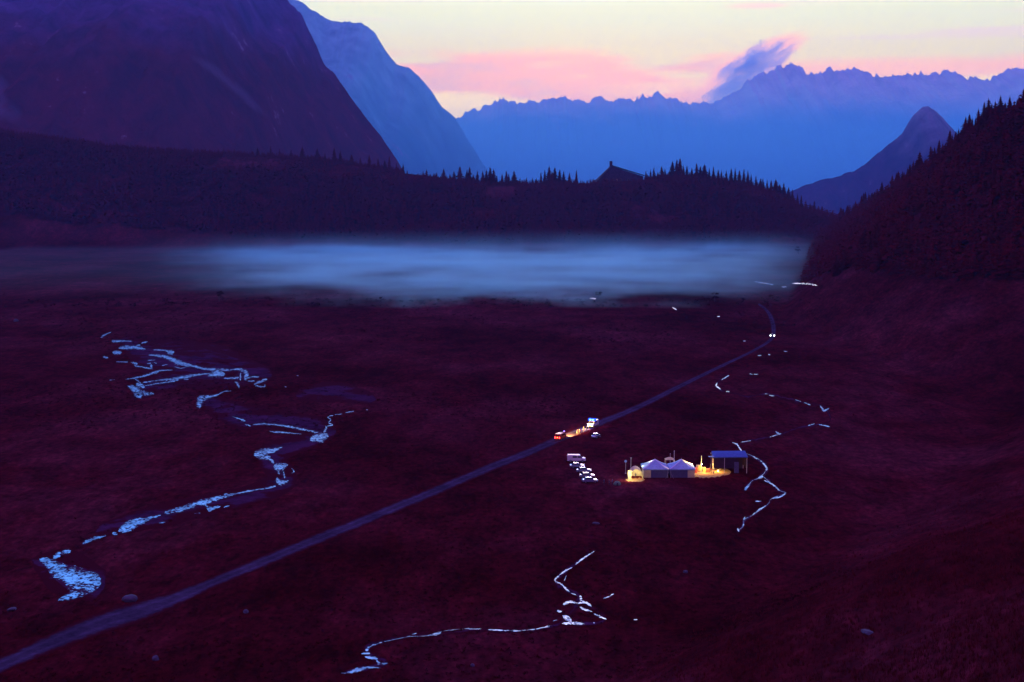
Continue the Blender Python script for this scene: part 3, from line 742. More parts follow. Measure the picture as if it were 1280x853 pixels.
GV, GT = [], []; q0 = 0
for k in range(9000):                                             # grass tufts on the near right slope
    px = random.uniform(760, 1300); py = random.uniform(600, 870)
    if py < 853 - (px - 760) * 0.55: continue
    u, a, b = ray(px, py)
    t = np.arange(120, 700, 3.0)
    d = HC + b * t - height(u * t, a * t)
    if not (d < 0).any(): continue
    t = t[int(np.argmax(d < 0))] + random.uniform(-2, 2)
    x, y = u * t, a * t; z = float(height(x, y))
    for m_ in range(5):
        a_ = random.random() * 6.28; l = random.uniform(0.25, 0.7); w = 0.05
        dx, dy = math.cos(a_), math.sin(a_)
        ox, oy = random.uniform(-.25, .25), random.uniform(-.25, .25)
        GV += [(x + ox - dy * w, y + oy + dx * w, z - .05), (x + ox + dy * w, y + oy - dx * w, z - .05), (x + ox + dx * l * 0.5, y + oy + dy * l * 0.5, z + l)]
        GT.append((q0, q0 + 1, q0 + 2)); q0 += 3
M['grass'] = foliage_material('dry_grass', (0.10, 0.010, 0.016))
grass = np_mesh('grass', np.array(GV), np.array(GT), M['grass']); tag(grass, 'dry grass tufts on the near hillside', 'grass', kind='stuff')

def rock_mesh(seed):
    g = np.random.default_rng(seed)
    bm = bmesh.new(); bmesh.ops.create_icosphere(bm, subdivisions=3, radius=1)
    planes = [(v / np.linalg.norm(v), g.uniform(0.6, 0.9)) for v in g.normal(size=(9, 3))]
    for v in bm.verts:
        c = np.array(v.co)
        for nrm, d in planes:
            e = c @ nrm
            if e > d: c = c - nrm * (e - d) * 0.85
        c *= 1 + 0.05 * g.normal() * 0.5
        c[2] = max(c[2], -0.35)
        v.co = c
    me = bpy.data.meshes.new('boulder'); bm.to_mesh(me); bm.free(); me.materials.append(M['stone'])
    return me
rocks = [rock_mesh(k) for k in range(5)]
def boulder(px, py, s, label, k=0, sc=(1, 1, 1), group=None):
    x, y, z = on_ground(px, py)
    o = bpy.data.objects.new('boulder', rocks[k]); COL.objects.link(o)
    o.location = (x, y, z + 0.2 * s); o.scale = (s * sc[0], s * sc[1], s * sc[2]); o.rotation_euler = (0, 0, random.random() * 6)
    tag(o, label, 'boulder', group)
boulder(162, 751, 1.4, 'large pale boulder beside the road near the bottom left of the river', 0, (1.25, 1.0, 0.7))
boulder(195, 825, 0.7, 'small pale boulder on the turf below the bottom left bend of the road', 1)
boulder(307, 766, 0.6, 'small dark boulder on the turf right of the road bend', 2)
boulder(15, 763, 0.7, 'small low boulder at the far left edge below the river', 3, (1.6, 1, 0.6))
boulder(857, 716, 0.6, 'small pale boulder on the turf right of the forked stream', 4, (1, 1, 0.8))
boulder(1085, 792, 0.6, 'flat pale stone lying on the near hillside at lower right', 1, (2.2, 1, 0.5))
boulder(590, 833, 0.45, 'small stone on the turf below the straight stretch of the lower stream', 2)
boulder(20, 402, 1.5, 'pale boulder in the dark scrub at the far left edge', 3)
boulder(745, 655, 0.6, 'small stone on the meadow below the tents', 4, (1.6, 1, 0.6))

def big_bush(px, py, s, label, hs=1.0):
    x, y, z = on_ground(px, py)
    root = empty('bush', (x, y, z)); tag(root, label, 'bush')
    Vv, Tt = [], []; o_ = 0
    for k in range(9):
        V, T = bush_arrays(500 + k + int(px), 34)
        p = np.array([random.uniform(-.7, .7) * s, random.uniform(-.7, .7) * s, (0.45 + random.uniform(0, 1.2)) * s * hs])
        Vv.append(V * s * 0.55 + p); Tt.append(T + o_); o_ += len(V)
    c = np_mesh('foliage', np.vstack(Vv), np.vstack(Tt), M['scrub']); c.parent = root
    MB().cyl((0, 0, -0.2), (0.1 * s, 0, 0.9 * s * hs), 0.10 * s, 0.05 * s, 7).cyl((0, 0, 0.2 * s), (-0.4 * s, 0.2 * s, 1.0 * s * hs), 0.06 * s, 0.03 * s, 6).build('stem', M['bark'], root)
big_bush(893, 377, 3.2, 'round dark bush silhouetted against the mist near its right front edge', 1.1)
big_bush(885, 378, 2.0, 'low bush just left of the round bush at the mist edge', 0.8)
big_bush(748, 372, 2.6, 'small dark bush half sunk in the pale mist at its centre front', 0.9)
big_bush(274, 377, 3.2, 'pointed dark bush at the left front edge of the mist', 1.3)
big_bush(998, 318, 4.2, 'dark bush in the right far corner of the mist by the ridge foot', 1.2)
big_bush(964, 374, 1.8, 'little bush by the far end of the road near the mist', 0.9)
big_bush(930, 377, 2.0, 'low dark bush between the round bush and the far road end', 0.7)

# ------------------------------------------------------------------ hut on the ridge
hy = crest_y(768) + 2
def hx(px): return (px - CX) / F * hy
def hz(py): return HC + (HOR - py) / F * hy
gz = float(height(hx(770), hy))
hut = empty('mountain_hut', (hx(768), hy, gz))
tag(hut, 'dark gabled hut with a square chimney standing on the wooded ridge crest', 'hut')
ex0, ex1, rx = hx(742) - hx(768), hx(804) - hx(768), hx(763.5) - hx(768)
ze0, ze1, zr = hz(228) - gz, hz(219.5) - gz, hz(207) - gz
dp = 12
b0, b1 = ex0 + 2.5, ex1 - 2.5
mb = MB()
fr = [(b0, -dp, -8), (b1, -dp, -8), (b1, -dp, ze1 - 1.6), (rx, -dp, zr - 2.0), (b0, -dp, ze0 + 0.2)]
mb.loft([[p for p in fr], [(p[0], dp, p[2]) for p in fr]]); mb.build('wall', M['hutwall'], hut)
mb = MB()
pts = [(ex0, ze0 - 0.4), (rx, zr - 1.2), (ex1, ze1 - 0.9), (ex1, ze1), (rx, zr), (ex0, ze0 + 0.7)]
mb.loft([[(p[0], -dp - 1.5, p[1]) for p in pts], [(p[0], dp + 1.5, p[1]) for p in pts]])
rf = mb.build('roof', M['hutroof'], hut)
MB().box((hx(762.6) - hx(768), -3, zr + 1.5), (4.3, 4.3, 8.6)).box((hx(762.6) - hx(768), -3, zr + 6.0), (4.9, 4.9, 0.6)).build('chimney', M['hutwall'], rf)
for wx in (-14, -4, 8, 20):
    wf = MB().box((wx, -dp - 0.12, 2.5), (2.4, 0.25, 3.2)).build('window', M['wood'], hut)
    MB().box((wx, -dp - 0.27, 2.5), (1.9, 0.06, 2.7)).build('pane', M['glass'], wf)
MB().box((2, -dp - 0.15, 1.2), (2.6, 0.3, 5.0)).build('door', M['wood'], hut)

# ------------------------------------------------------------------ vehicles
def section_loft(mb, prof, halfw, inset_top, mi=0):
    """prof: side outline points (x,z) as lower/upper pairs; lofted across y with rounded edges"""
    ys = [-halfw, -halfw * 0.93, halfw * 0.93, halfw]
    rings = []
    for q, y in enumerate(ys):
        k = 0.94 if q in (0, 3) else 1.0
        cx = sum(p[0] for p in prof) / len(prof); cz = sum(p[1] for p in prof) / len(prof)
        rings.append([(cx + (p[0] - cx) * k, y * (inset_top if p[1] > 1.1 else 1), cz + (p[1] - cz) * k) for p in prof])
    mb.loft(rings, mi)
def wheels(root, xs, w, r):
    for x in xs:
        for s in (-1, 1):
            t = MB().cyl((x, s * w, r), (x, s * (w - 0.22), r), r, r, 20).build('wheel', M['tyre'], root)
            MB().cyl((x, s * (w + 0.012), r), (x, s * (w - 0.03), r), r * 0.6, r * 0.55, 14).build('rim', M['rim'], t)
def make_car(paint):
    root = empty('parked_car', (0, 0, 0))
    mb = MB(); section_loft(mb, [(-2.15, .35), (2.1, .32), (2.2, .62), (2.05, .82), (1.0, .98), (-1.7, 1.02), (-2.15, .95), (-2.22, .6)], 0.88, 1.0)
    body = mb.build('body', paint, root)
    mb = MB(); section_loft(mb, [(-1.75, .99), (1.05, .97), (.35, 1.42), (-.2, 1.5), (-1.2, 1.46)], 0.78, 0.86); mb.build('windows', M['glass'], root)
    MB().box((-.42, 0, 1.495), (1.55, 1.22, .05), bev=.02).build('roof', paint, root)
    wheels(root, (-1.35, 1.35), 0.9, 0.32)
    for s in (-1, 1):
        MB().box((2.12, s * .62, .68), (.16, .36, .16), bev=.04).build('headlight', M['lamp_off'], root)
        MB().box((-2.19, s * .66, .8), (.08, .26, .2), bev=.02).build('tail_light', M['tail_off'], root)
        MB().box((.75, s * .95, 1.02), (.16, .16, .12), bev=.03).build('mirror', paint, root)
    MB().box((2.17, 0, .45), (.12, 1.5, .18), bev=.03).build('bumper', M['plastic'], root)
    MB().box((-2.2, 0, .45), (.12, 1.5, .2), bev=.03).build('bumper', M['plastic'], root)
    return root
def make_van(paint, length=5.4, lit=None, name='parked_van'):
    root = empty(name, (0, 0, 0)); h = length / 2
    mb = MB(); section_loft(mb, [(-h, .4), (h - .05, .38), (h, .8), (h - .2, 1.12), (h - .95, 1.3), (h - 1.75, 2.12), (h - 2.1, 2.2), (-h + .15, 2.2), (-h, 2.0)], 0.97, 0.95)
    mb.build('body', paint, root)
    mb = MB()
    for s in (-1, 1): mb.box((h - 1.95, s * .93, 1.62), (1.0, .05, .5)); mb.box((h - 3.3, s * .93, 1.62), (1.3, .05, .5))
    mb.build('side_windows', M['glass'], root)
    mb = MB(); mb.loft([[(h - 1.03, -.82, 1.36), (h - 1.03, .82, 1.36), (h - 1.62, .74, 2.0), (h - 1.62, -.74, 2.0)], [(h - .96, -.82, 1.38), (h - .96, .82, 1.38), (h - 1.55, .74, 2.04), (h - 1.55, -.74, 2.04)]])
    mb.build('windscreen', M['glass'], root)
    MB().box((-h - .005, 0, 1.6), (.05, 1.4, .55)).build('rear_window', M['glass'], root)
    wheels(root, (-h + 1.0, h - .95), 0.98, 0.36)
    for s in (-1, 1):
        MB().box((h - .06, s * .68, .92), (.16, .44, .28 if lit != 'front' else .66), bev=.06).build('headlight', M['head_on'] if lit == 'front' else M['lamp_off'], root)  # lit headlights made taller to imitate their bloom
        MB().box((-h - .02, s * .78, 1.0), (.1, .26, .55), bev=.03).build('tail_light', M['tail_on'] if lit == 'rear' else M['tail_off'], root)
        MB().box((h - 1.25, s * 1.08, 1.45), (.14, .2, .28), bev=.04).build('mirror', M['plastic'], root)
    MB().box((h, 0, .48), (.14, 1.8, .22), bev=.04).build('bumper', M['plastic'], root)
    MB().box((-h, 0, .48), (.14, 1.8, .22), bev=.04).build('bumper', M['plastic'], root)
    return root
def place(root, px, py, rz):
    x, y, z = on_ground(px, py); root.location = (x, y, z + 0.06); root.rotation_euler = (0, 0, rz); return x, y, z

G2 = 'vehicles parked beside the camp'
v = make_van(M['paint_white'], 5.6); place(v, 720.5, 577.5, R(-2)); tag(v, 'white van parked at the top of the row of cars beside the tents', 'van', G2)
specs = [(721.5, 585, 'paint_light', R(4), 'pale blue car parked directly below the white van, second in the row'),
         (730, 591, 'paint_light', R(2), 'light blue car in the middle of the parked row, third from the top'),
         (734, 597.5, 'paint_silver', R(3), 'silver car parked fourth from the top in the row by the tents'),
         (737.5, 603.5, 'paint_light', R(6), 'blue grey car lowest in the parked row, nearest the camera')]
cars = {}
for px, py, pk, rz, lab in specs:
    if pk not in cars:
        c = cars[pk] = make_car(M[pk])
    else: c = copy_tree(cars[pk])
    place(c, px, py, rz); tag(c, lab, 'car', G2)
def road_dir(px0, px1):
    def at(p):
        k = [q[0] for q in ROAD]; return on_plane(p, np.interp(p, k[:20], [q[1] for q in ROAD][:20]), 0)
    a, b = at(px0), at(px1); return math.atan2(b[1] - a[1], b[0] - a[0])
rd = road_dir(695, 745)
c = copy_tree(cars['paint_silver']); place(c, 745, 547.5, rd); tag(c, 'silver car standing alone on the verge right of the lit stretch of road', 'car')

# emergency vehicles on the road
e1 = make_van(M['paint_red'], 5.8, 'rear', 'emergency_van'); place(e1, 701, 549.5, rd); tag(e1, 'red emergency van seen from behind with red tail lights glowing on the road', 'van')
MB().box((-2.93, 0, 1.05), (.08, .3, .3), bev=.02).build('amber_lamp', M['amber_on'], e1)
lb = MB().box((1.3, 0, 2.32), (.4, 1.5, .16), bev=.05).build('light_bar', M['plastic'], e1)
MB().ball((1.3, -.62, 2.5), .24, 2, (1, 1, .8)).build('beacon', M['violet_on'], lb)
e2 = make_van(M['paint_white'], 5.8, 'front', 'emergency_van'); place(e2, 741.5, 533.5, rd + math.pi); tag(e2, 'white emergency van facing the camera with headlights on and a bright blue light bar', 'van')
lb = MB().box((1.0, 0, 2.55), (1.0, 2.7, .9), bev=.2).build('light_bar', M['blue_halo'], e2)  # oversized glowing shell imitates the blue halo round the beacons
for s in (-1, 1): MB().box((1.28, s * .5, 2.60), (.62, .8, .40), bev=.1).build('beacon', M['blue_on'], lb)
def lamp(name, kind, loc, energy, col, parent=None, **kw):
    d = bpy.data.lights.new(name, kind); d.energy = energy; d.color = col
    for k, v_ in kw.items(): setattr(d, k, v_)
    o = bpy.data.objects.new(name, d); COL.objects.link(o); o.location = loc
    if parent: o.parent = parent
    return o
def headlight_beam(veh, h, energy, col, tilt):
    for s in (-1, 1):
        o = lamp('headlight_beam', 'SPOT', (h + .12, s * .7, .95), energy, col, veh, spot_size=R(44), spot_blend=0.8, shadow_soft_size=0.1)
        o.rotation_euler = (R(90 - tilt), 0, R(-90))
headlight_beam(e1, 2.9, 100000, (1.0, 0.55, 0.10), 5)
headlight_beam(e2, 2.9, 30000, (1.0, 0.70, 0.5), 5)
lamp('beacon_light', 'POINT', (1.0, 0, 3.6), 5000, (0.1, 0.2, 1.0), e2, shadow_soft_size=0.3)
lamp('beacon_light', 'POINT', (1.3, -.6, 3.1), 120, (0.3, 0.15, 1.0), e1, shadow_soft_size=0.2)
lamp('tail_glow', 'POINT', (-3.3, 0, 1.0), 60, (1.0, 0.05, 0.03), e1, shadow_soft_size=0.3)
# far car on the road with lit headlights
fc = make_car(M['paint_dark']); place(fc, 965, 421, R(-95)); fc.name = 'driving_car'
tag(fc, 'distant car with two small lit headlights at the far bend of the road', 'car')
for ch in fc.children:
    if ch.name.startswith('headlight'): ch.data = ch.data.copy(); ch.data.materials[0] = M['far_on']; ch.scale = (1, 1.6, 2.6); ch.location = (0.05, 0, -1.0)

# ------------------------------------------------------------------ camp
def camp_xy(px, py): return on_ground(px, py)
def marquee(px, py, w, d, eave, apex, label, lit_side):
    x, y, z = camp_xy(px, py)
    root = empty('marquee_tent', (x, y, z)); tag(root, label, 'tent')
    hw, hd = w / 2, d / 2
    mb = MB(); o_ = 0.35; v_ = 0.28
    ring = lambda k, zz: [(-hw * k, -hd * k, zz), (hw * k, -hd * k, zz), (hw * k, hd * k, zz), (-hw * k, hd * k, zz)]
    k0 = 1 + o_ / hw
    mb.loft([ring(k0, eave - .05), ring(k0, eave), ring(0.62, eave + (apex - eave) * .36), ring(0.28, eave + (apex - eave) * .72), ring(0.03, apex)])
    roof = mb.build('roof', M['canvas'], root)
    MB().loft([ring(k0 * 1.005, eave - v_), ring(k0 * 1.01, eave + .02)], cap=False).build('valance', M['canvas'], roof)
    mb = MB()
    for sx in (-1, 1):
        for sy in (-1, 1):
            q = [(sx * hw * kk, sy * hd * kk, zz + .05) for kk, zz in ((k0, eave), (0.62, eave + (apex - eave) * .36), (0.28, eave + (apex - eave) * .72), (0.03, apex))]
            for a_, b_ in zip(q, q[1:]): mb.cyl(a_, b_, .13, .13, 6)
    mb.build('hip_highlight', M['rim_highlight'], roof)  # shiny tubes added so the roof edges show a bright rim
    MB().cyl((0, 0, apex - .1), (0, 0, apex + .45), .05, .03, 8).build('finial', M['metal'], roof)
    for sx, sy, a, b in ((0, -1, w, .05), (0, 1, w, .05), (-1, 0, .05, d), (1, 0, .05, d)):
        m_ = M['canvas_lit'] if (sx == lit_side and sx) else M['canvas_wall']  # painted lamplight: lit wall gets paler canvas, the rest dark
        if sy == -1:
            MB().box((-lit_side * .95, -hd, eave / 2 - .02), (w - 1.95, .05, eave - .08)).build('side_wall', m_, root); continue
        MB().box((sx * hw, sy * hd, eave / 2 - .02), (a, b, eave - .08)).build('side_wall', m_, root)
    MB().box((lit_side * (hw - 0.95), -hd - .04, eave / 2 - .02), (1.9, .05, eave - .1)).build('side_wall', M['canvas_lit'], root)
    for sx in (-1, 1):
        for sy in (-1, 1): MB().cyl((sx * (hw + .06), sy * (hd + .06), 0), (sx * (hw + .06), sy * (hd + .06), eave), .06, .06, 8).build('pole', M['metal'], root)
    for e, (x1, y1) in enumerate(((-1, -1), (1, -1), (-1, 1), (1, 1))):
        MB().cyl((x1 * (hw + .3), y1 * (hd + .3), eave), (x1 * (hw + 1.6), y1 * (hd + 1.3), 0.0), .02, .02, 5).build('guy_rope', M['metal'], root)
    lamp('marquee_light', 'POINT', (lit_side * (hw - .9), -hd + 1.2, 1.7), 150, (1.0, 0.72, 0.35), root, shadow_soft_size=0.15)
    lamp('marquee_light', 'POINT', (lit_side * (hw + .9), .5, 2.9), 220, (1.0, 0.85, 0.6), root, shadow_soft_size=0.15)  # added fill outside the tent, brightens the roof edges
    return root, (x, y, z)
m1, p1 = marquee(818.5, 594.5, 6.7, 6.4, 2.55, 4.6, 'left of the two large white peaked marquees, next to the small lit tent', -1)
m2, p2 = marquee(851.5, 594.5, 6.7, 6.4, 2.55, 4.6, 'right of the two large white peaked marquees, its right corner lit yellow', 1)
# small lit arched tent
x, y, z = camp_xy(795, 598)
t0 = empty('arched_tent', (x, y, z)); tag(t0, 'small arched tent glowing yellow from inside left of the marquees', 'tent')
mb = MB()
prof = [(-1.9, 0), (-1.85, 1.3), (-1.4, 2.2), (-.6, 2.85), (0, 3.0), (.6, 2.85), (1.4, 2.2), (1.85, 1.3), (1.9, 0)]
inner = [(p[0] * .97, p[1] * .97) for p in prof][::-1]
ringp = prof + inner
mb.loft([[(p[0], -1.6, p[1]) for p in ringp], [(p[0], 3.2, p[1]) for p in ringp]]); mb.build('canopy', M['canvas_lit'], t0)
MB().loft([[(p[0], 3.18, p[1]) for p in prof], [(p[0], 3.24, p[1]) for p in prof]]).build('back_wall', M['canvas_lit'], t0)
MB().box((-2.0, -1.9, 1.35), (1.0, .06, 2.7)).build('door_flap', M['canvas_lit'], t0)
for s in (-1, 1): MB().cyl((s * 1.92, -1.66, 0), (s * 1.92, -1.66, 2.0), .05, .05, 8).build('pole', M['metal'], t0)
lamp('tent_lantern_light', 'POINT', (0.3, 0.8, 2.0), 500, (1.0, 0.75, 0.28), t0, shadow_soft_size=0.15)
lamp('tent_lantern_light', 'POINT', (-1.9, -3.2, 1.9), 700, (1.0, 0.8, 0.3), t0, shadow_soft_size=0.15)
# small lit awning between and behind the marquees
x, y, z = camp_xy(838, 588)
aw = empty('awning', (x, y + 2, z)); tag(aw, 'small lit awning peeking out between the two marquee roofs', 'awning')
MB().loft([[(-1.4, -1.3, 2.9), (1.4, -1.3, 2.9), (1.4, 1.3, 2.9), (-1.4, 1.3, 2.9)], [(-.3, -.3, 3.5), (.3, -.3, 3.5), (.3, .3, 3.5), (-.3, .3, 3.5)]]).build('roof', M['canvas_lit'], aw)
for sx in (-1, 1):
    for sy in (-1, 1): MB().cyl((sx * 1.3, sy * 1.2, 0), (sx * 1.3, sy * 1.2, 2.9), .05, .05, 8).build('pole', M['metal'], aw)
lamp('awning_light', 'POINT', (0, 0, 2.3), 90, (1.0, 0.8, 0.5), aw, shadow_soft_size=0.1)
# poles
def pole(name, px, py, h, r, label, cat, top=None, m_='metal'):
    x, y, z = camp_xy(px, py)
    o = empty(name, (x, y, z)); tag(o, label, cat)
    MB().cyl((0, 0, -.1), (0, 0, h), r, r * .7, 10).build('shaft', M[m_], o)
    MB().cyl((0, 0, 0), (0, 0, .12), r * 3, r * 3, 10).build('base', M['metal'], o)
    if top: top(o, h)
    return o, (x, y, z)
pole('mast', 842.5, 590, 6.2, .11, 'tall thin mast rising behind the gap between the marquees', 'mast', lambda o, h: MB().ball((0, 0, h), .14, 2).build('cap', M['metal'], o))
pole('mast', 837.5, 590, 5.4, .07, 'shorter faint mast just left of the tall mast behind the marquees', 'mast', lambda o, h: MB().ball((0, 0, h), .1, 2).build('cap', M['metal'], o))
pole('mast', 788.5, 592, 4.6, .10, 'dark post standing left of the small lit tent', 'post', lambda o, h: MB().box((0, 0, h), (.5, .1, .12)).build('crossbar', M['metal'], o))
pole('signal_post', 782, 592, 3.6, .07, 'slim post with a small white disc at the left end of the camp', 'post', lambda o, h: MB().cyl((0, -.05, h), (0, .05, h), .38, .38, 16).build('disc', M['canvas'], o))
def ltop(o, h):
    MB().cyl((0, 0, 2.6), (0, -.9, 2.7), .04, .04, 6).build('arm', M['metal'], o)
    MB().ball((0, -.9, 2.55), .16, 2).build('bulb', M['lantern'], o)
pm, lp = pole('lamp_post', 876.5, 590.5, 4.9, .13, 'pale pole lit from below beside the crates right of the marquees', 'pole', ltop)
lamp('work_light', 'POINT', (lp[0] + .9, lp[1] - 1.2, lp[2] + 2.3), 1700, (1.0, 0.55, 0.12), shadow_soft_size=0.15)
lamp('work_light', 'POINT', (lp[0] + 4.6, lp[1] - .2, lp[2] + 1.5), 1000, (1.0, 0.55, 0.12), shadow_soft_size=0.15)
# lanterns
def lantern(px, py, label, h=1.0):
    x, y, z = camp_xy(px, py)
    o = empty('lantern', (x, y, z)); tag(o, label, 'lantern')
    MB().cyl((0, 0, 0), (0, 0, .1), .18, .16, 12).cyl((0, 0, .5), (0, 0, .62), .17, .08, 12).build('housing', M['plastic'], o)
    MB().cyl((0, 0, .1), (0, 0, .5), .15, .15, 12).build('globe', M['lantern'], o)
lantern(897.5, 590, 'small bright lantern on the ground right of the crates')
lantern(788, 599, 'small lantern on the grass in front of the little lit tent')
# table
x, y, z = camp_xy(897, 589)
tb = empty('folding_table', (x, y + 1.0, z)); tag(tb, 'pale folding table at the right end of the lit yard', 'table')
MB().box((0, 0, .74), (1.9, .8, .05), bev=.01).build('tabletop', M['canvas'], tb)
for sx in (-1, 1):
    for sy in (-1, 1): MB().cyl((sx * .85, sy * .32, 0), (sx * .8, sy * .3, .72), .025, .025, 6).build('leg', M['metal'], tb)
def crate(px, py, d, mat, label, rz=0.0):
    x, y, z = camp_xy(px, py)
    o = empty('crate', (x, y, z), rz); tag(o, label, 'crate', 'crates in the lit yard')
    mb = MB(); n_ = 4
    for k in range(n_):
        zz = d[2] * (k + .5) / n_; hh = d[2] / n_ * .82
        for s in (-1, 1):
            mb.box((0, s * d[1] / 2, zz), (d[0], .04, hh)); mb.box((s * d[0] / 2, 0, zz), (.04, d[1] - .05, hh))
    mb.box((0, 0, .04), (d[0] - .06, d[1] - .06, .04)); mb.build('slats', mat, o)
    mb = MB()
    for sx in (-1, 1):
        for sy in (-1, 1): mb.box((sx * (d[0] / 2 - .05), sy * (d[1] / 2 - .05), d[2] / 2), (.06, .06, d[2]))
    mb.build('corner_posts', M['wood'], o)
    MB().box((0, 0, d[2] + .03), (d[0] + .06, d[1] + .06, .05), bev=.01).build('lid', mat, o)
crate(873.5, 589, (1.3, 1.1, 1.7), M['crate_yellow'], 'tall yellow crate just left of the lit pole', .1)
crate(879.5, 590, (.8, .8, 1.3), M['crate_yellow'], 'narrow yellow crate just right of the lit pole', .4)
crate(884.5, 590.5, (1.1, .9, 1.0), M['crate_red'], 'low red crate between the narrow yellow crate and the table', -.2)
crate(869, 591, (.9, .9, 1.5), M['crate_red'], 'red crate against the right corner of the right marquee', .2)
# blue canopy building
x, y, z = camp_xy(911, 590)
cb = empty('tarpaulin_shelter', (x, y + 1.5, z)); tag(cb, 'large dark shelter under a flat blue tarpaulin roof at the right end of the camp', 'shelter')
mb = MB()
mb.loft([[(-5.2, -3.6, 4.5), (5.2, -3.6, 4.6), (5.6, 4.4, 4.9), (-4.3, 4.4, 4.8)], [(-5.2, -3.6, 4.75), (5.2, -3.6, 4.85), (5.6, 4.4, 5.15), (-4.3, 4.4, 5.05)], [(-3.6, -1.0, 5.45), (3.9, -1.0, 5.5), (4.0, 2.0, 5.6), (-3.2, 2.0, 5.55)]])
mb.build('roof', M['tarp'], cb)
MB().box((-5.4, -3.3, 4.86), (1.6, .9, .12), bev=.03).build('roof_flap', M['canvas'], cb)
for s, wd in ((-1, 'l'), (1, 'r')): MB().box((s * 4.7, 0, 2.95), (.06, 6.6, 3.0)).build('side_wall', M['tarp_dark'], cb)
MB().box((-1.1, -3.35, 2.95), (6.8, .06, 3.0)).build('front_wall', M['tarp_dark'], cb)
MB().box((.0, 3.35, 2.25), (9.3, .06, 4.4)).build('back_wall', M['tarp_dark'], cb)
for px_ in (-4.9, -1.6, 4.9): MB().cyl((px_, -3.5, 0), (px_, -3.5, 4.5), .09, .09, 8).build('post', M['metal'], cb)
for px_ in (-4.6, 5.0): MB().cyl((px_, 3.6, 0), (px_, 3.6, 4.7), .09, .09, 8).build('post', M['metal'], cb)
MB().box((1.9, -3.62, 1.7), (1.3, .5, 3.2), bev=.05).build('doorway', M['canvas_wall'], cb)
# little green dome tent
x, y, z = camp_xy(771.5, 606)
dt = empty('dome_tent', (x, y, z)); tag(dt, 'tiny green dome tent on the grass beside the standing people', 'tent')
bmm = MB().ball((0, 0, 0), 1.0, 3, (1.1, 1.0, 1.05))
for vv in list(bmm.bm.verts):
    if vv.co.z < 0: vv.co.z = 0
bmm.build('canopy', M['tent_green'], dt, True)
MB().loft([[(-.3, -.99, 0), (.3, -.99, 0), (.18, -.80, .65), (-.18, -.80, .65)], [(-.3, -1.03, 0), (.3, -1.03, 0), (.18, -.84, .67), (-.18, -.84, .67)]]).build('door', M['tarp_dark'], dt)

# ------------------------------------------------------------------ people
def person_mesh(pose, jacket):
    J = {'pel': (0, 0, .95), 'waist': (0, .01, 1.1), 'chest': (0, 0, 1.35), 'neck': (0, .01, 1.5), 'head': (0, -.02, 1.62), 'top': (0, 0, 1.76)}
    st = pose.get('stride', .0); ar = pose.get('arm', .0)
    pts = [(0, 0, .95), (0, .01, 1.12), (0, 0, 1.36), (0, .01, 1.50), (0, -.02, 1.60), (0, -.01, 1.70)]
    rad_ = [.15, .14, .17, .06, .095, .10]
    ed = [(0, 1), (1, 2), (2, 3), (3, 4), (4, 5)]
    def add(p, r, par): pts.append(p); rad_.append(r); ed.append((par, len(pts) - 1)); return len(pts) - 1
    for s in (-1, 1):
        hp = add((s * .1, 0, .88), .11, 0); kn = add((s * .12, -st * s * .12 - .02, .5), .075, hp); an = add((s * .12, -st * s * .25 + .02, .09), .045, kn); add((s * .13, -st * s * .25 - .14, .04), .04, an)
        sh = add((s * .19, 0, 1.40), .07, 2); el = add((s * .26, .02 - ar * .1, 1.12), .05, sh); wr = add((s * .25, -.06 - ar * .28, .90 + ar * .2), .035, el); hd = add((s * .25, -.09 - ar * .33, .82 + ar * .25), .035, wr)
        for f in range(5):
            fx = (f - 2) * .017
            add((s * .25 + (fx if f else -s * .045), -.10 - ar * .36 + (0 if f else -.02), (.74 if f else .80) + ar * .27), .009, hd)
    me = bpy.data.meshes.new('person'); me.from_pydata(pts, ed, []); o = bpy.data.objects.new('person_tmp', me); COL.objects.link(o)
    md = o.modifiers.new('s', 'SKIN'); sb = o.modifiers.new('d', 'SUBSURF'); sb.levels = 1; sb.render_levels = 1
    for k, vtx in enumerate(me.skin_vertices[0].data): vtx.radius = (rad_[k], rad_[k] * .82); vtx.use_root = (k == 0)
    dg = bpy.context.evaluated_depsgraph_get(); m2_ = bpy.data.meshes.new_from_object(o.evaluated_get(dg)); bpy.data.objects.remove(o)
    m2_.materials.clear()
    for q in (M['skin'], jacket, M['trousers']): m2_.materials.append(q)
    for p in m2_.polygons:
        c = p.center
        hand = abs(c.x) > .2 and c.z < .89 + ar * .2
        p.material_index = 0 if (c.z > 1.49 or hand) else (1 if c.z > .9 or (abs(c.x) > .2 and c.z > .6) else 2)
        p.use_smooth = True
    return m2_
def person(px, py, rz, me, label, hh=1.0, group=None):
    x, y, z = camp_xy(px, py)
    o = bpy.data.objects.new('person', me); COL.objects.link(o); o.location = (x, y, z + .05); o.rotation_euler = (0, 0, rz); o.scale = (hh,) * 3
    tag(o, label, 'person', group)
    MB().ball((0, .01, 1.70), .108, 2, (1, 1.05, .85)).build('hair', M['hair'], o)
pA = person_mesh({'stride': .3, 'arm': 0}, M['jacket']); pB = person_mesh({'stride': 1.2, 'arm': .6}, M['jacket_red']); pC = person_mesh({'stride': 0, 'arm': 1.0}, M['jacket_pale'])
person(721.5, 544.2, .5, pA, 'person in dark clothes walking on the lit road, nearest the red van', 1.03)
person(724.3, 543.0, 2.0, pB, 'person in a red jacket on the lit road, second from the red van', 1.0)
person(729.5, 540.5, -.6, pA, 'person in dark clothes in the middle of the lit road', 1.05)
person(733.0, 539.2, 1.0, pC, 'person in a pale jacket on the lit road, second from the white van', 1.0)
person(736.0, 538.0, -1.4, pA, 'person in dark clothes on the road closest to the white van headlights', 1.0)
person(755, 607, .4, pA, 'person in dark clothes standing alone left of the pair by the green tent', 1.0)
person(761.5, 607, 1.2, pA, 'left person of the pair in dark clothes beside the green dome tent', 1.0)
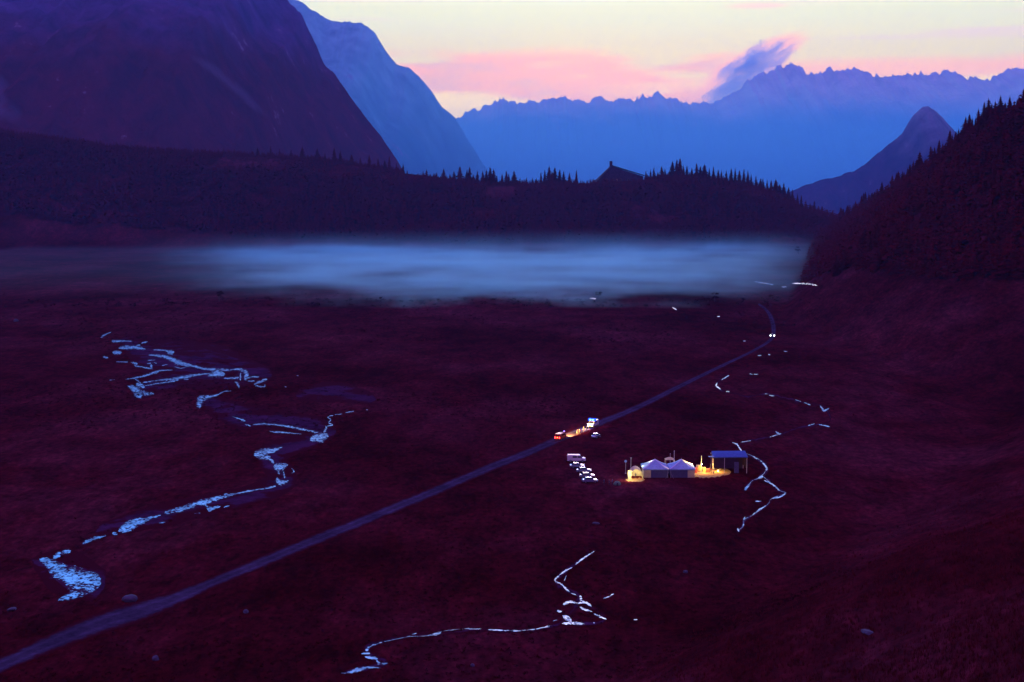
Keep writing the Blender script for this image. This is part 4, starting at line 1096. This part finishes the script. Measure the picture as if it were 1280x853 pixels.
person(765.5, 607, -1.0, pC, 'right person of the pair, paler jacket, nearest the green dome tent', 1.05)
person(794.5, 599, 0, pC, 'person in a pale jacket standing in the mouth of the small lit tent', 1.0)
person(887.5, 592, .8, pB, 'person in a red jacket among the crates in the lit yard', 1.0)

# ------------------------------------------------------------------ air: haze, mist and cloud
def box_obj(name, lo, hi, mat, rot=None):
    c = [(a + b) / 2 for a, b in zip(lo, hi)]; d = [(b - a) for a, b in zip(lo, hi)]
    o = MB().box((0, 0, 0), d).build(name, mat); o.location = c
    if rot: o.rotation_euler = rot
    return o
HAZE_D, HAZE_G = 0.037 / 1000, 0.4
m, nt, out = new_mat('valley_haze')
pv = N(nt, 'ShaderNodeVolumePrincipled', inp={'Color': (0.15, 0.40, 0.995, 1), 'Density': HAZE_D, 'Anisotropy': HAZE_G})
L(nt, pv.outputs[0], out.inputs['Volume'])
hz_ = box_obj('haze', (-21000, -2500, -200), (21000, 29500, 2900), m); tag(hz_, 'blue evening haze filling the valley', 'haze', kind='stuff')

m, nt, out = new_mat('far_valley_mist')
tc = N(nt, 'ShaderNodeTexCoord'); sp_ = N(nt, 'ShaderNodeSeparateXYZ'); L(nt, tc.outputs['Generated'], sp_.inputs[0])
fn = noise(nt, mapping(nt, tc.outputs['Object'], (1, 1, 2)), 0.00035, 4, 0.55)
ft = smooth(nt, mth(nt, 'ADD', sp_.outputs[2], mth(nt, 'MULTIPLY', mth(nt, 'SUBTRACT', fn, 0.5), 0.35)), 0.98, 0.25)
pv = N(nt, 'ShaderNodeVolumePrincipled', inp={'Color': (0.32, 1.0, 1.0, 1), 'Anisotropy': 0.45})
L(nt, mth(nt, 'MULTIPLY', mth(nt, 'MULTIPLY', ft, smooth(nt, sp_.outputs[1], 0.0, 0.25)), 0.14 / 1000), pv.inputs['Density']); L(nt, pv.outputs[0], out.inputs['Volume'])
fm_ = box_obj('mist', (-10500, 10200, -180), (10500, 23500, 1650), m); tag(fm_, 'distant blue mist bank filling the far valley below the range', 'mist', kind='stuff')

m, nt, out = new_mat('ground_mist')
tc = N(nt, 'ShaderNodeTexCoord'); P = tc.outputs['Object']; Gn = tc.outputs['Generated']
sp_ = N(nt, 'ShaderNodeSeparateXYZ'); L(nt, Gn, sp_.inputs[0]); gx, gy, gz_ = sp_.outputs
wob = noise(nt, mapping(nt, P, (1, 1, 0)), 0.004, 4, 0.6)
wv = mth(nt, 'MULTIPLY', mth(nt, 'SUBTRACT', wob, 0.5), 0.30)
gx2 = mth(nt, 'ADD', mth(nt, 'ADD', gx, mth(nt, 'MULTIPLY', wv, 0.7)), mth(nt, 'MULTIPLY', mth(nt, 'SUBTRACT', gy, 0.3), 0.21)); gy2 = mth(nt, 'ADD', gy, mth(nt, 'MULTIPLY', wv, 0.9))
w2_ = mth(nt, 'SUBTRACT', noise(nt, mapping(nt, P, (1, 0.8, 0)), 0.013, 5, 0.62), 0.5)
gxr = mth(nt, 'ADD', mth(nt, 'ADD', gx, mth(nt, 'MULTIPLY', mth(nt, 'SUBTRACT', gy, 0.4), -0.13)), mth(nt, 'MULTIPLY', wv, 0.6))
ex = mth(nt, 'MULTIPLY', smooth(nt, gx2, 0.27, 0.50), smooth(nt, gxr, 0.82, 0.54))
ey = mth(nt, 'MULTIPLY', smooth(nt, mth(nt, 'ADD', gy2, mth(nt, 'MULTIPLY', w2_, 0.55)), -0.02, 0.26), smooth(nt, mth(nt, 'ADD', mth(nt, 'ADD', gy2, mth(nt, 'MULTIPLY', w2_, 0.25)), mth(nt, 'MULTIPLY', smooth(nt, mth(nt, 'ABSOLUTE', mth(nt, 'SUBTRACT', gx, 0.58)), 0.22, 0.0), 0.15)), 0.95, 0.70))
hn = noise(nt, mapping(nt, P, (0.8, 1.0, 0)), 0.012, 6, 0.62)
hmod = mth(nt, 'ADD', 0.26, mth(nt, 'MULTIPLY', smooth(nt, hn, 0.40, 0.66), mth(nt, 'ADD', 0.26, mth(nt, 'MULTIPLY', smooth(nt, gx, 0.58, 0.75), 0.14))))
ez = mth(nt, 'POWER', mth(nt, 'SUBTRACT', 1.0, mth(nt, 'DIVIDE', gz_, hmod), clamp=True), 1.8)
wis = noise(nt, mapping(nt, P, (0.45, 0.8, 3.0)), 0.014, 6, 0.6)
wf_ = smooth(nt, wis, 0.22, 0.75)
thin = mth(nt, 'MULTIPLY', mth(nt, 'MULTIPLY', smooth(nt, gy, 0.0, 0.4), smooth(nt, gz_, 0.28, 0.0)), mth(nt, 'MULTIPLY', smooth(nt, gx, 1.0, 0.9), 0.0013))
dens = mth(nt, 'ADD', thin, mth(nt, 'MULTIPLY', mth(nt, 'MULTIPLY', mth(nt, 'MULTIPLY', ex, ey), ez), mth(nt, 'MULTIPLY', mth(nt, 'ADD', wf_, 0.32), 0.046)))
veil = mth(nt, 'MULTIPLY', mth(nt, 'MULTIPLY', mth(nt, 'MULTIPLY', smooth(nt, gx2, 0.22, 0.48), smooth(nt, gxr, 0.90, 0.62)), mth(nt, 'MULTIPLY', smooth(nt, gy, 0.0, 0.35), smooth(nt, gy, 1.0, 0.85))), mth(nt, 'MULTIPLY', mth(nt, 'POWER', mth(nt, 'SUBTRACT', 1.0, gz_, clamp=True), 1.3), mth(nt, 'MULTIPLY', smooth(nt, hn, 0.30, 0.70), 0.0040)))
dens = mth(nt, 'ADD', dens, veil)
pv = N(nt, 'ShaderNodeVolumePrincipled', inp={'Color': (0.52, 1.0, 1.0, 1), 'Anisotropy': 0.5}); L(nt, dens, pv.inputs['Density']); L(nt, pv.outputs[0], out.inputs['Volume'])
m.cycles.volume_step_rate = 0.25
mist = box_obj('mist', (-640, 960, -1.5), (540, 2010, 27), m); tag(mist, 'pale blue bank of mist lying on the plain at the foot of the ridge', 'mist', kind='stuff')

m, nt, out = new_mat('cloud_vapour')
tc = N(nt, 'ShaderNodeTexCoord'); P = tc.outputs['Object']; 
sp_ = N(nt, 'ShaderNodeSeparateXYZ'); L(nt, P, sp_.inputs[0])
wobv = N(nt, 'ShaderNodeTexNoise', inp={'Scale': 0.0030, 'Detail': 8, 'Roughness': 0.68}); L(nt, mapping(nt, P, (0.30, 0.6, 1.2)), wobv.inputs['Vector'])
q1 = mth(nt, 'POWER', mth(nt, 'ABSOLUTE', mth(nt, 'DIVIDE', sp_.outputs[0], 1250)), 2)
q2 = mth(nt, 'POWER', mth(nt, 'ABSOLUTE', mth(nt, 'DIVIDE', sp_.outputs[1], 420)), 2)
zb = mth(nt, 'SUBTRACT', sp_.outputs[2], mth(nt, 'MULTIPLY', q1, -190))
q3 = mth(nt, 'POWER', mth(nt, 'ABSOLUTE', mth(nt, 'DIVIDE', zb, 460)), 2)
rr_ = mth(nt, 'ADD', mth(nt, 'ADD', q1, q2), q3)
dd = mth(nt, 'ADD', mth(nt, 'SUBTRACT', 1.0, rr_), mth(nt, 'MULTIPLY', mth(nt, 'SUBTRACT', wobv.outputs['Fac'], 0.5), 6.0))
dens = mth(nt, 'MULTIPLY', mth(nt, 'MULTIPLY', smooth(nt, dd, 0.05, 1.0), smooth(nt, rr_, 1.7, 1.0)), 0.0045)
pv = N(nt, 'ShaderNodeVolumePrincipled', inp={'Color': (0.62, 0.86, 0.90, 1), 'Anisotropy': 0.6}); L(nt, dens, pv.inputs['Density']); L(nt, pv.outputs[0], out.inputs['Volume'])
m.cycles.volume_step_rate = 0.4
CD = 31500
cxx, _, czz = at_dist(931, 89, CD)
cl = MB().box((0, 0, 0), (3300, 1000, 1150)).build('cloud', m); cl.location = (cxx, CD, czz); cl.rotation_euler = (0, -math.atan2(58, 88), 0)
tag(cl, 'blue grey plume of cloud streaming off the far summit', 'cloud', kind='stuff')

# ------------------------------------------------------------------ sky and sun
w = bpy.data.worlds.new('World'); scene.world = w; w.use_nodes = True
nt = w.node_tree; nt.nodes.clear()
wo = nt.nodes.new('ShaderNodeOutputWorld')
sky = nt.nodes.new('ShaderNodeTexSky'); sky.sky_type = 'NISHITA'; sky.sun_disc = False
SUN_EL, SUN_AZ = R(2.0), R(4)
sky.sun_elevation = SUN_EL; sky.sun_rotation = SUN_AZ; sky.altitude = 2000
b1_ = N(nt, 'ShaderNodeBackground', inp={'Strength': 0.05}); L(nt, sky.outputs[0], b1_.inputs[0])
tc = N(nt, 'ShaderNodeTexCoord'); sp_ = N(nt, 'ShaderNodeSeparateXYZ'); L(nt, tc.outputs['Generated'], sp_.inputs[0])
X_, Y_, Z_ = sp_.outputs
az = mth(nt, 'ARCTAN2', X_, Y_)                                   # radians, 0 ahead, + right
nzs = N(nt, 'ShaderNodeCombineXYZ'); L(nt, mth(nt, 'MULTIPLY', az, 9.0), nzs.inputs[0]); L(nt, mth(nt, 'MULTIPLY', Z_, 70.0), nzs.inputs[2])
bn = noise(nt, nzs.outputs[0], 1.0, 5, 0.55)
zz = mth(nt, 'ADD', Z_, mth(nt, 'MULTIPLY', mth(nt, 'SUBTRACT', bn, 0.5), 0.014))
WEST = [(0.0, (3.6, 1.8, 0.02)), (0.035, (4.8, 3.4, 0.0)), (0.050, (4.0, 2.7, 0.0)), (0.085, (2.2, 1.75, 0.10)), (0.115, (1.72, 1.68, 0.45)), (0.14, (1.68, 1.75, 0.80)),
        (0.19, (1.0, 1.4, 2.0)), (0.27, (0.45, 1.05, 2.8)), (0.42, (0.24, 0.75, 2.4)), (0.7, (0.30, 0.21, 1.2)), (1.0, (0.42, 0.11, 0.85))]
SC = 2.0
def ramp_hdr(zf, stops):
    mx = max(max(c) for _, c in stops)
    r_ = ramp(nt, zf, [(p, tuple(v / mx for v in c)) for p, c in stops], 'EASE')
    n = N(nt, 'ShaderNodeVectorMath', operation='SCALE'); L(nt, r_, n.inputs[0]); n.inputs['Scale'].default_value = mx
    return n.outputs[0]
west = ramp_hdr(zz, WEST)
east = ramp_hdr(Z_, [(0.0, (0.42, 0.24, 0.60)), (0.30, (0.42, 0.20, 0.75)), (0.6, (0.42, 0.11, 0.80)), (1.0, (0.42, 0.11, 0.85))])
side = ramp_hdr(Z_, [(0.0, (0.6, 0.4, 0.7)), (0.10, (0.35, 0.95, 2.2)), (0.25, (0.25, 1.15, 3.0)), (0.45, (0.22, 0.65, 1.9)), (1.0, (0.38, 0.15, 0.85))])
# pink cloud band above the far range
pk = mth(nt, 'MULTIPLY', smooth(nt, mth(nt, 'ADD', zz, mth(nt, 'MULTIPLY', smooth(nt, az, -0.03, 0.05), 0.010)), 0.058, 0.066), smooth(nt, zz, 0.094, 0.084))
pk2 = noise(nt, nzs.outputs[0], 0.7, 4, 0.5)
pkr = smooth(nt, az, 0.20, 0.12)
pkl = smooth(nt, az, -0.10, -0.05)
pkf = mth(nt, 'MULTIPLY', mth(nt, 'MULTIPLY', pk, smooth(nt, pk2, 0.36, 0.50)), mth(nt, 'MULTIPLY', pkr, 1.0))
pkc = ramp_hdr(mth(nt, 'MULTIPLY', bn, 1.0), [(0.32, (3.1, 1.25, 0.0)), (0.48, (3.0, 0.95, 0.0)), (0.6, (2.3, 0.95, 0.15)), (0.7, (1.7, 0.95, 0.35))])
west2 = mixc(nt, mth(nt, 'MULTIPLY', pkf, 0.85), west, pkc)
# faint streaks of high cloud
hs = noise(nt, mapping(nt, nzs.outputs[0], (0.35, 1, 1.3)), 1.4, 6, 0.6)
west2 = mixc(nt, mth(nt, 'MULTIPLY', mth(nt, 'MULTIPLY', smooth(nt, hs, 0.56, 0.68), smooth(nt, zz, 0.075, 0.10)), 0.45), west2, (2.0, 1.25, 0.75))
# rosy cloud caught by the sunset round the plume, and one small streak high up
def patch(a0, z0, wa, wz, tilt):
    da = mth(nt, 'SUBTRACT', az, a0); dz = mth(nt, 'SUBTRACT', mth(nt, 'SUBTRACT', Z_, z0), mth(nt, 'MULTIPLY', da, tilt))
    q = mth(nt, 'ADD', mth(nt, 'POWER', mth(nt, 'ABSOLUTE', mth(nt, 'DIVIDE', da, wa)), 2), mth(nt, 'POWER', mth(nt, 'ABSOLUTE', mth(nt, 'DIVIDE', dz, wz)), 2))
    return smooth(nt, mth(nt, 'SUBTRACT', q, mth(nt, 'MULTIPLY', mth(nt, 'SUBTRACT', bn, 0.5), 2.2)), 1.2, 0.3)
west2 = mixc(nt, mth(nt, 'MULTIPLY', patch(0.165, 0.081, 0.040, 0.013, 0.55), 0.8), west2, (2.8, 0.95, 0.1))
west2 = mixc(nt, mth(nt, 'MULTIPLY', patch(0.166, 0.1195, 0.024, 0.0022, 0.0), 0.55), west2, (2.2, 1.1, 0.5))
# thin warm line right over the right half of the range
pk3 = mth(nt, 'MULTIPLY', mth(nt, 'MULTIPLY', smooth(nt, zz, 0.066, 0.074), smooth(nt, zz, 0.087, 0.078)), smooth(nt, az, 0.12, 0.2))
west2 = mixc(nt, mth(nt, 'MULTIPLY', pk3, 0.7), west2, (3.0, 1.0, 0.0))
fw = mth(nt, 'MULTIPLY', smooth(nt, az, -0.30, -0.12), smooth(nt, az, 0.75, 0.35))
ff = smooth(nt, Y_, -0.1, 0.75)
c = mixc(nt, ff, east, mixc(nt, fw, side, west2))
# below the horizon: dark
c = mixc(nt, smooth(nt, Z_, -0.06, -0.01), (0.02, 0.02, 0.06), c)
b2_ = N(nt, 'ShaderNodeBackground', inp={'Strength': 1.0}); L(nt, c, b2_.inputs[0])
ad = nt.nodes.new('ShaderNodeAddShader'); L(nt, b1_.outputs[0], ad.inputs[0]); L(nt, b2_.outputs[0], ad.inputs[1]); L(nt, ad.outputs[0], wo.inputs[0])
w.cycles.sampling_method = 'MANUAL'; w.cycles.sample_map_resolution = 1024

sd = bpy.data.lights.new('sun', 'SUN'); sd.energy = 0.8; sd.angle = R(12); sd.color = (1.0, 0.6, 0.55)
so = bpy.data.objects.new('sun', sd); COL.objects.link(so)
dirv = Vector((math.sin(SUN_AZ) * math.cos(R(6)), math.cos(SUN_AZ) * math.cos(R(6)), math.sin(R(6))))
so.rotation_euler = dirv.to_track_quat('Z', 'Y').to_euler()

# ------------------------------------------------------------------ render settings
vs_ = scene.view_settings
scene.display_settings.display_device = 'sRGB'
vs_.view_transform = 'Standard'; vs_.look = 'None'; vs_.exposure = 0; vs_.gamma = 1; vs_.use_curve_mapping = False
cy = scene.cycles
cy.use_denoising = True
try: cy.denoiser = 'OPENIMAGEDENOISE'
except Exception: pass
cy.max_bounces = 4; cy.diffuse_bounces = 2; cy.glossy_bounces = 2; cy.transmission_bounces = 3; cy.volume_bounces = 3; cy.transparent_max_bounces = 6
cy.sample_clamp_indirect = 4; cy.volume_max_steps = 256
print('trees', tree_count)
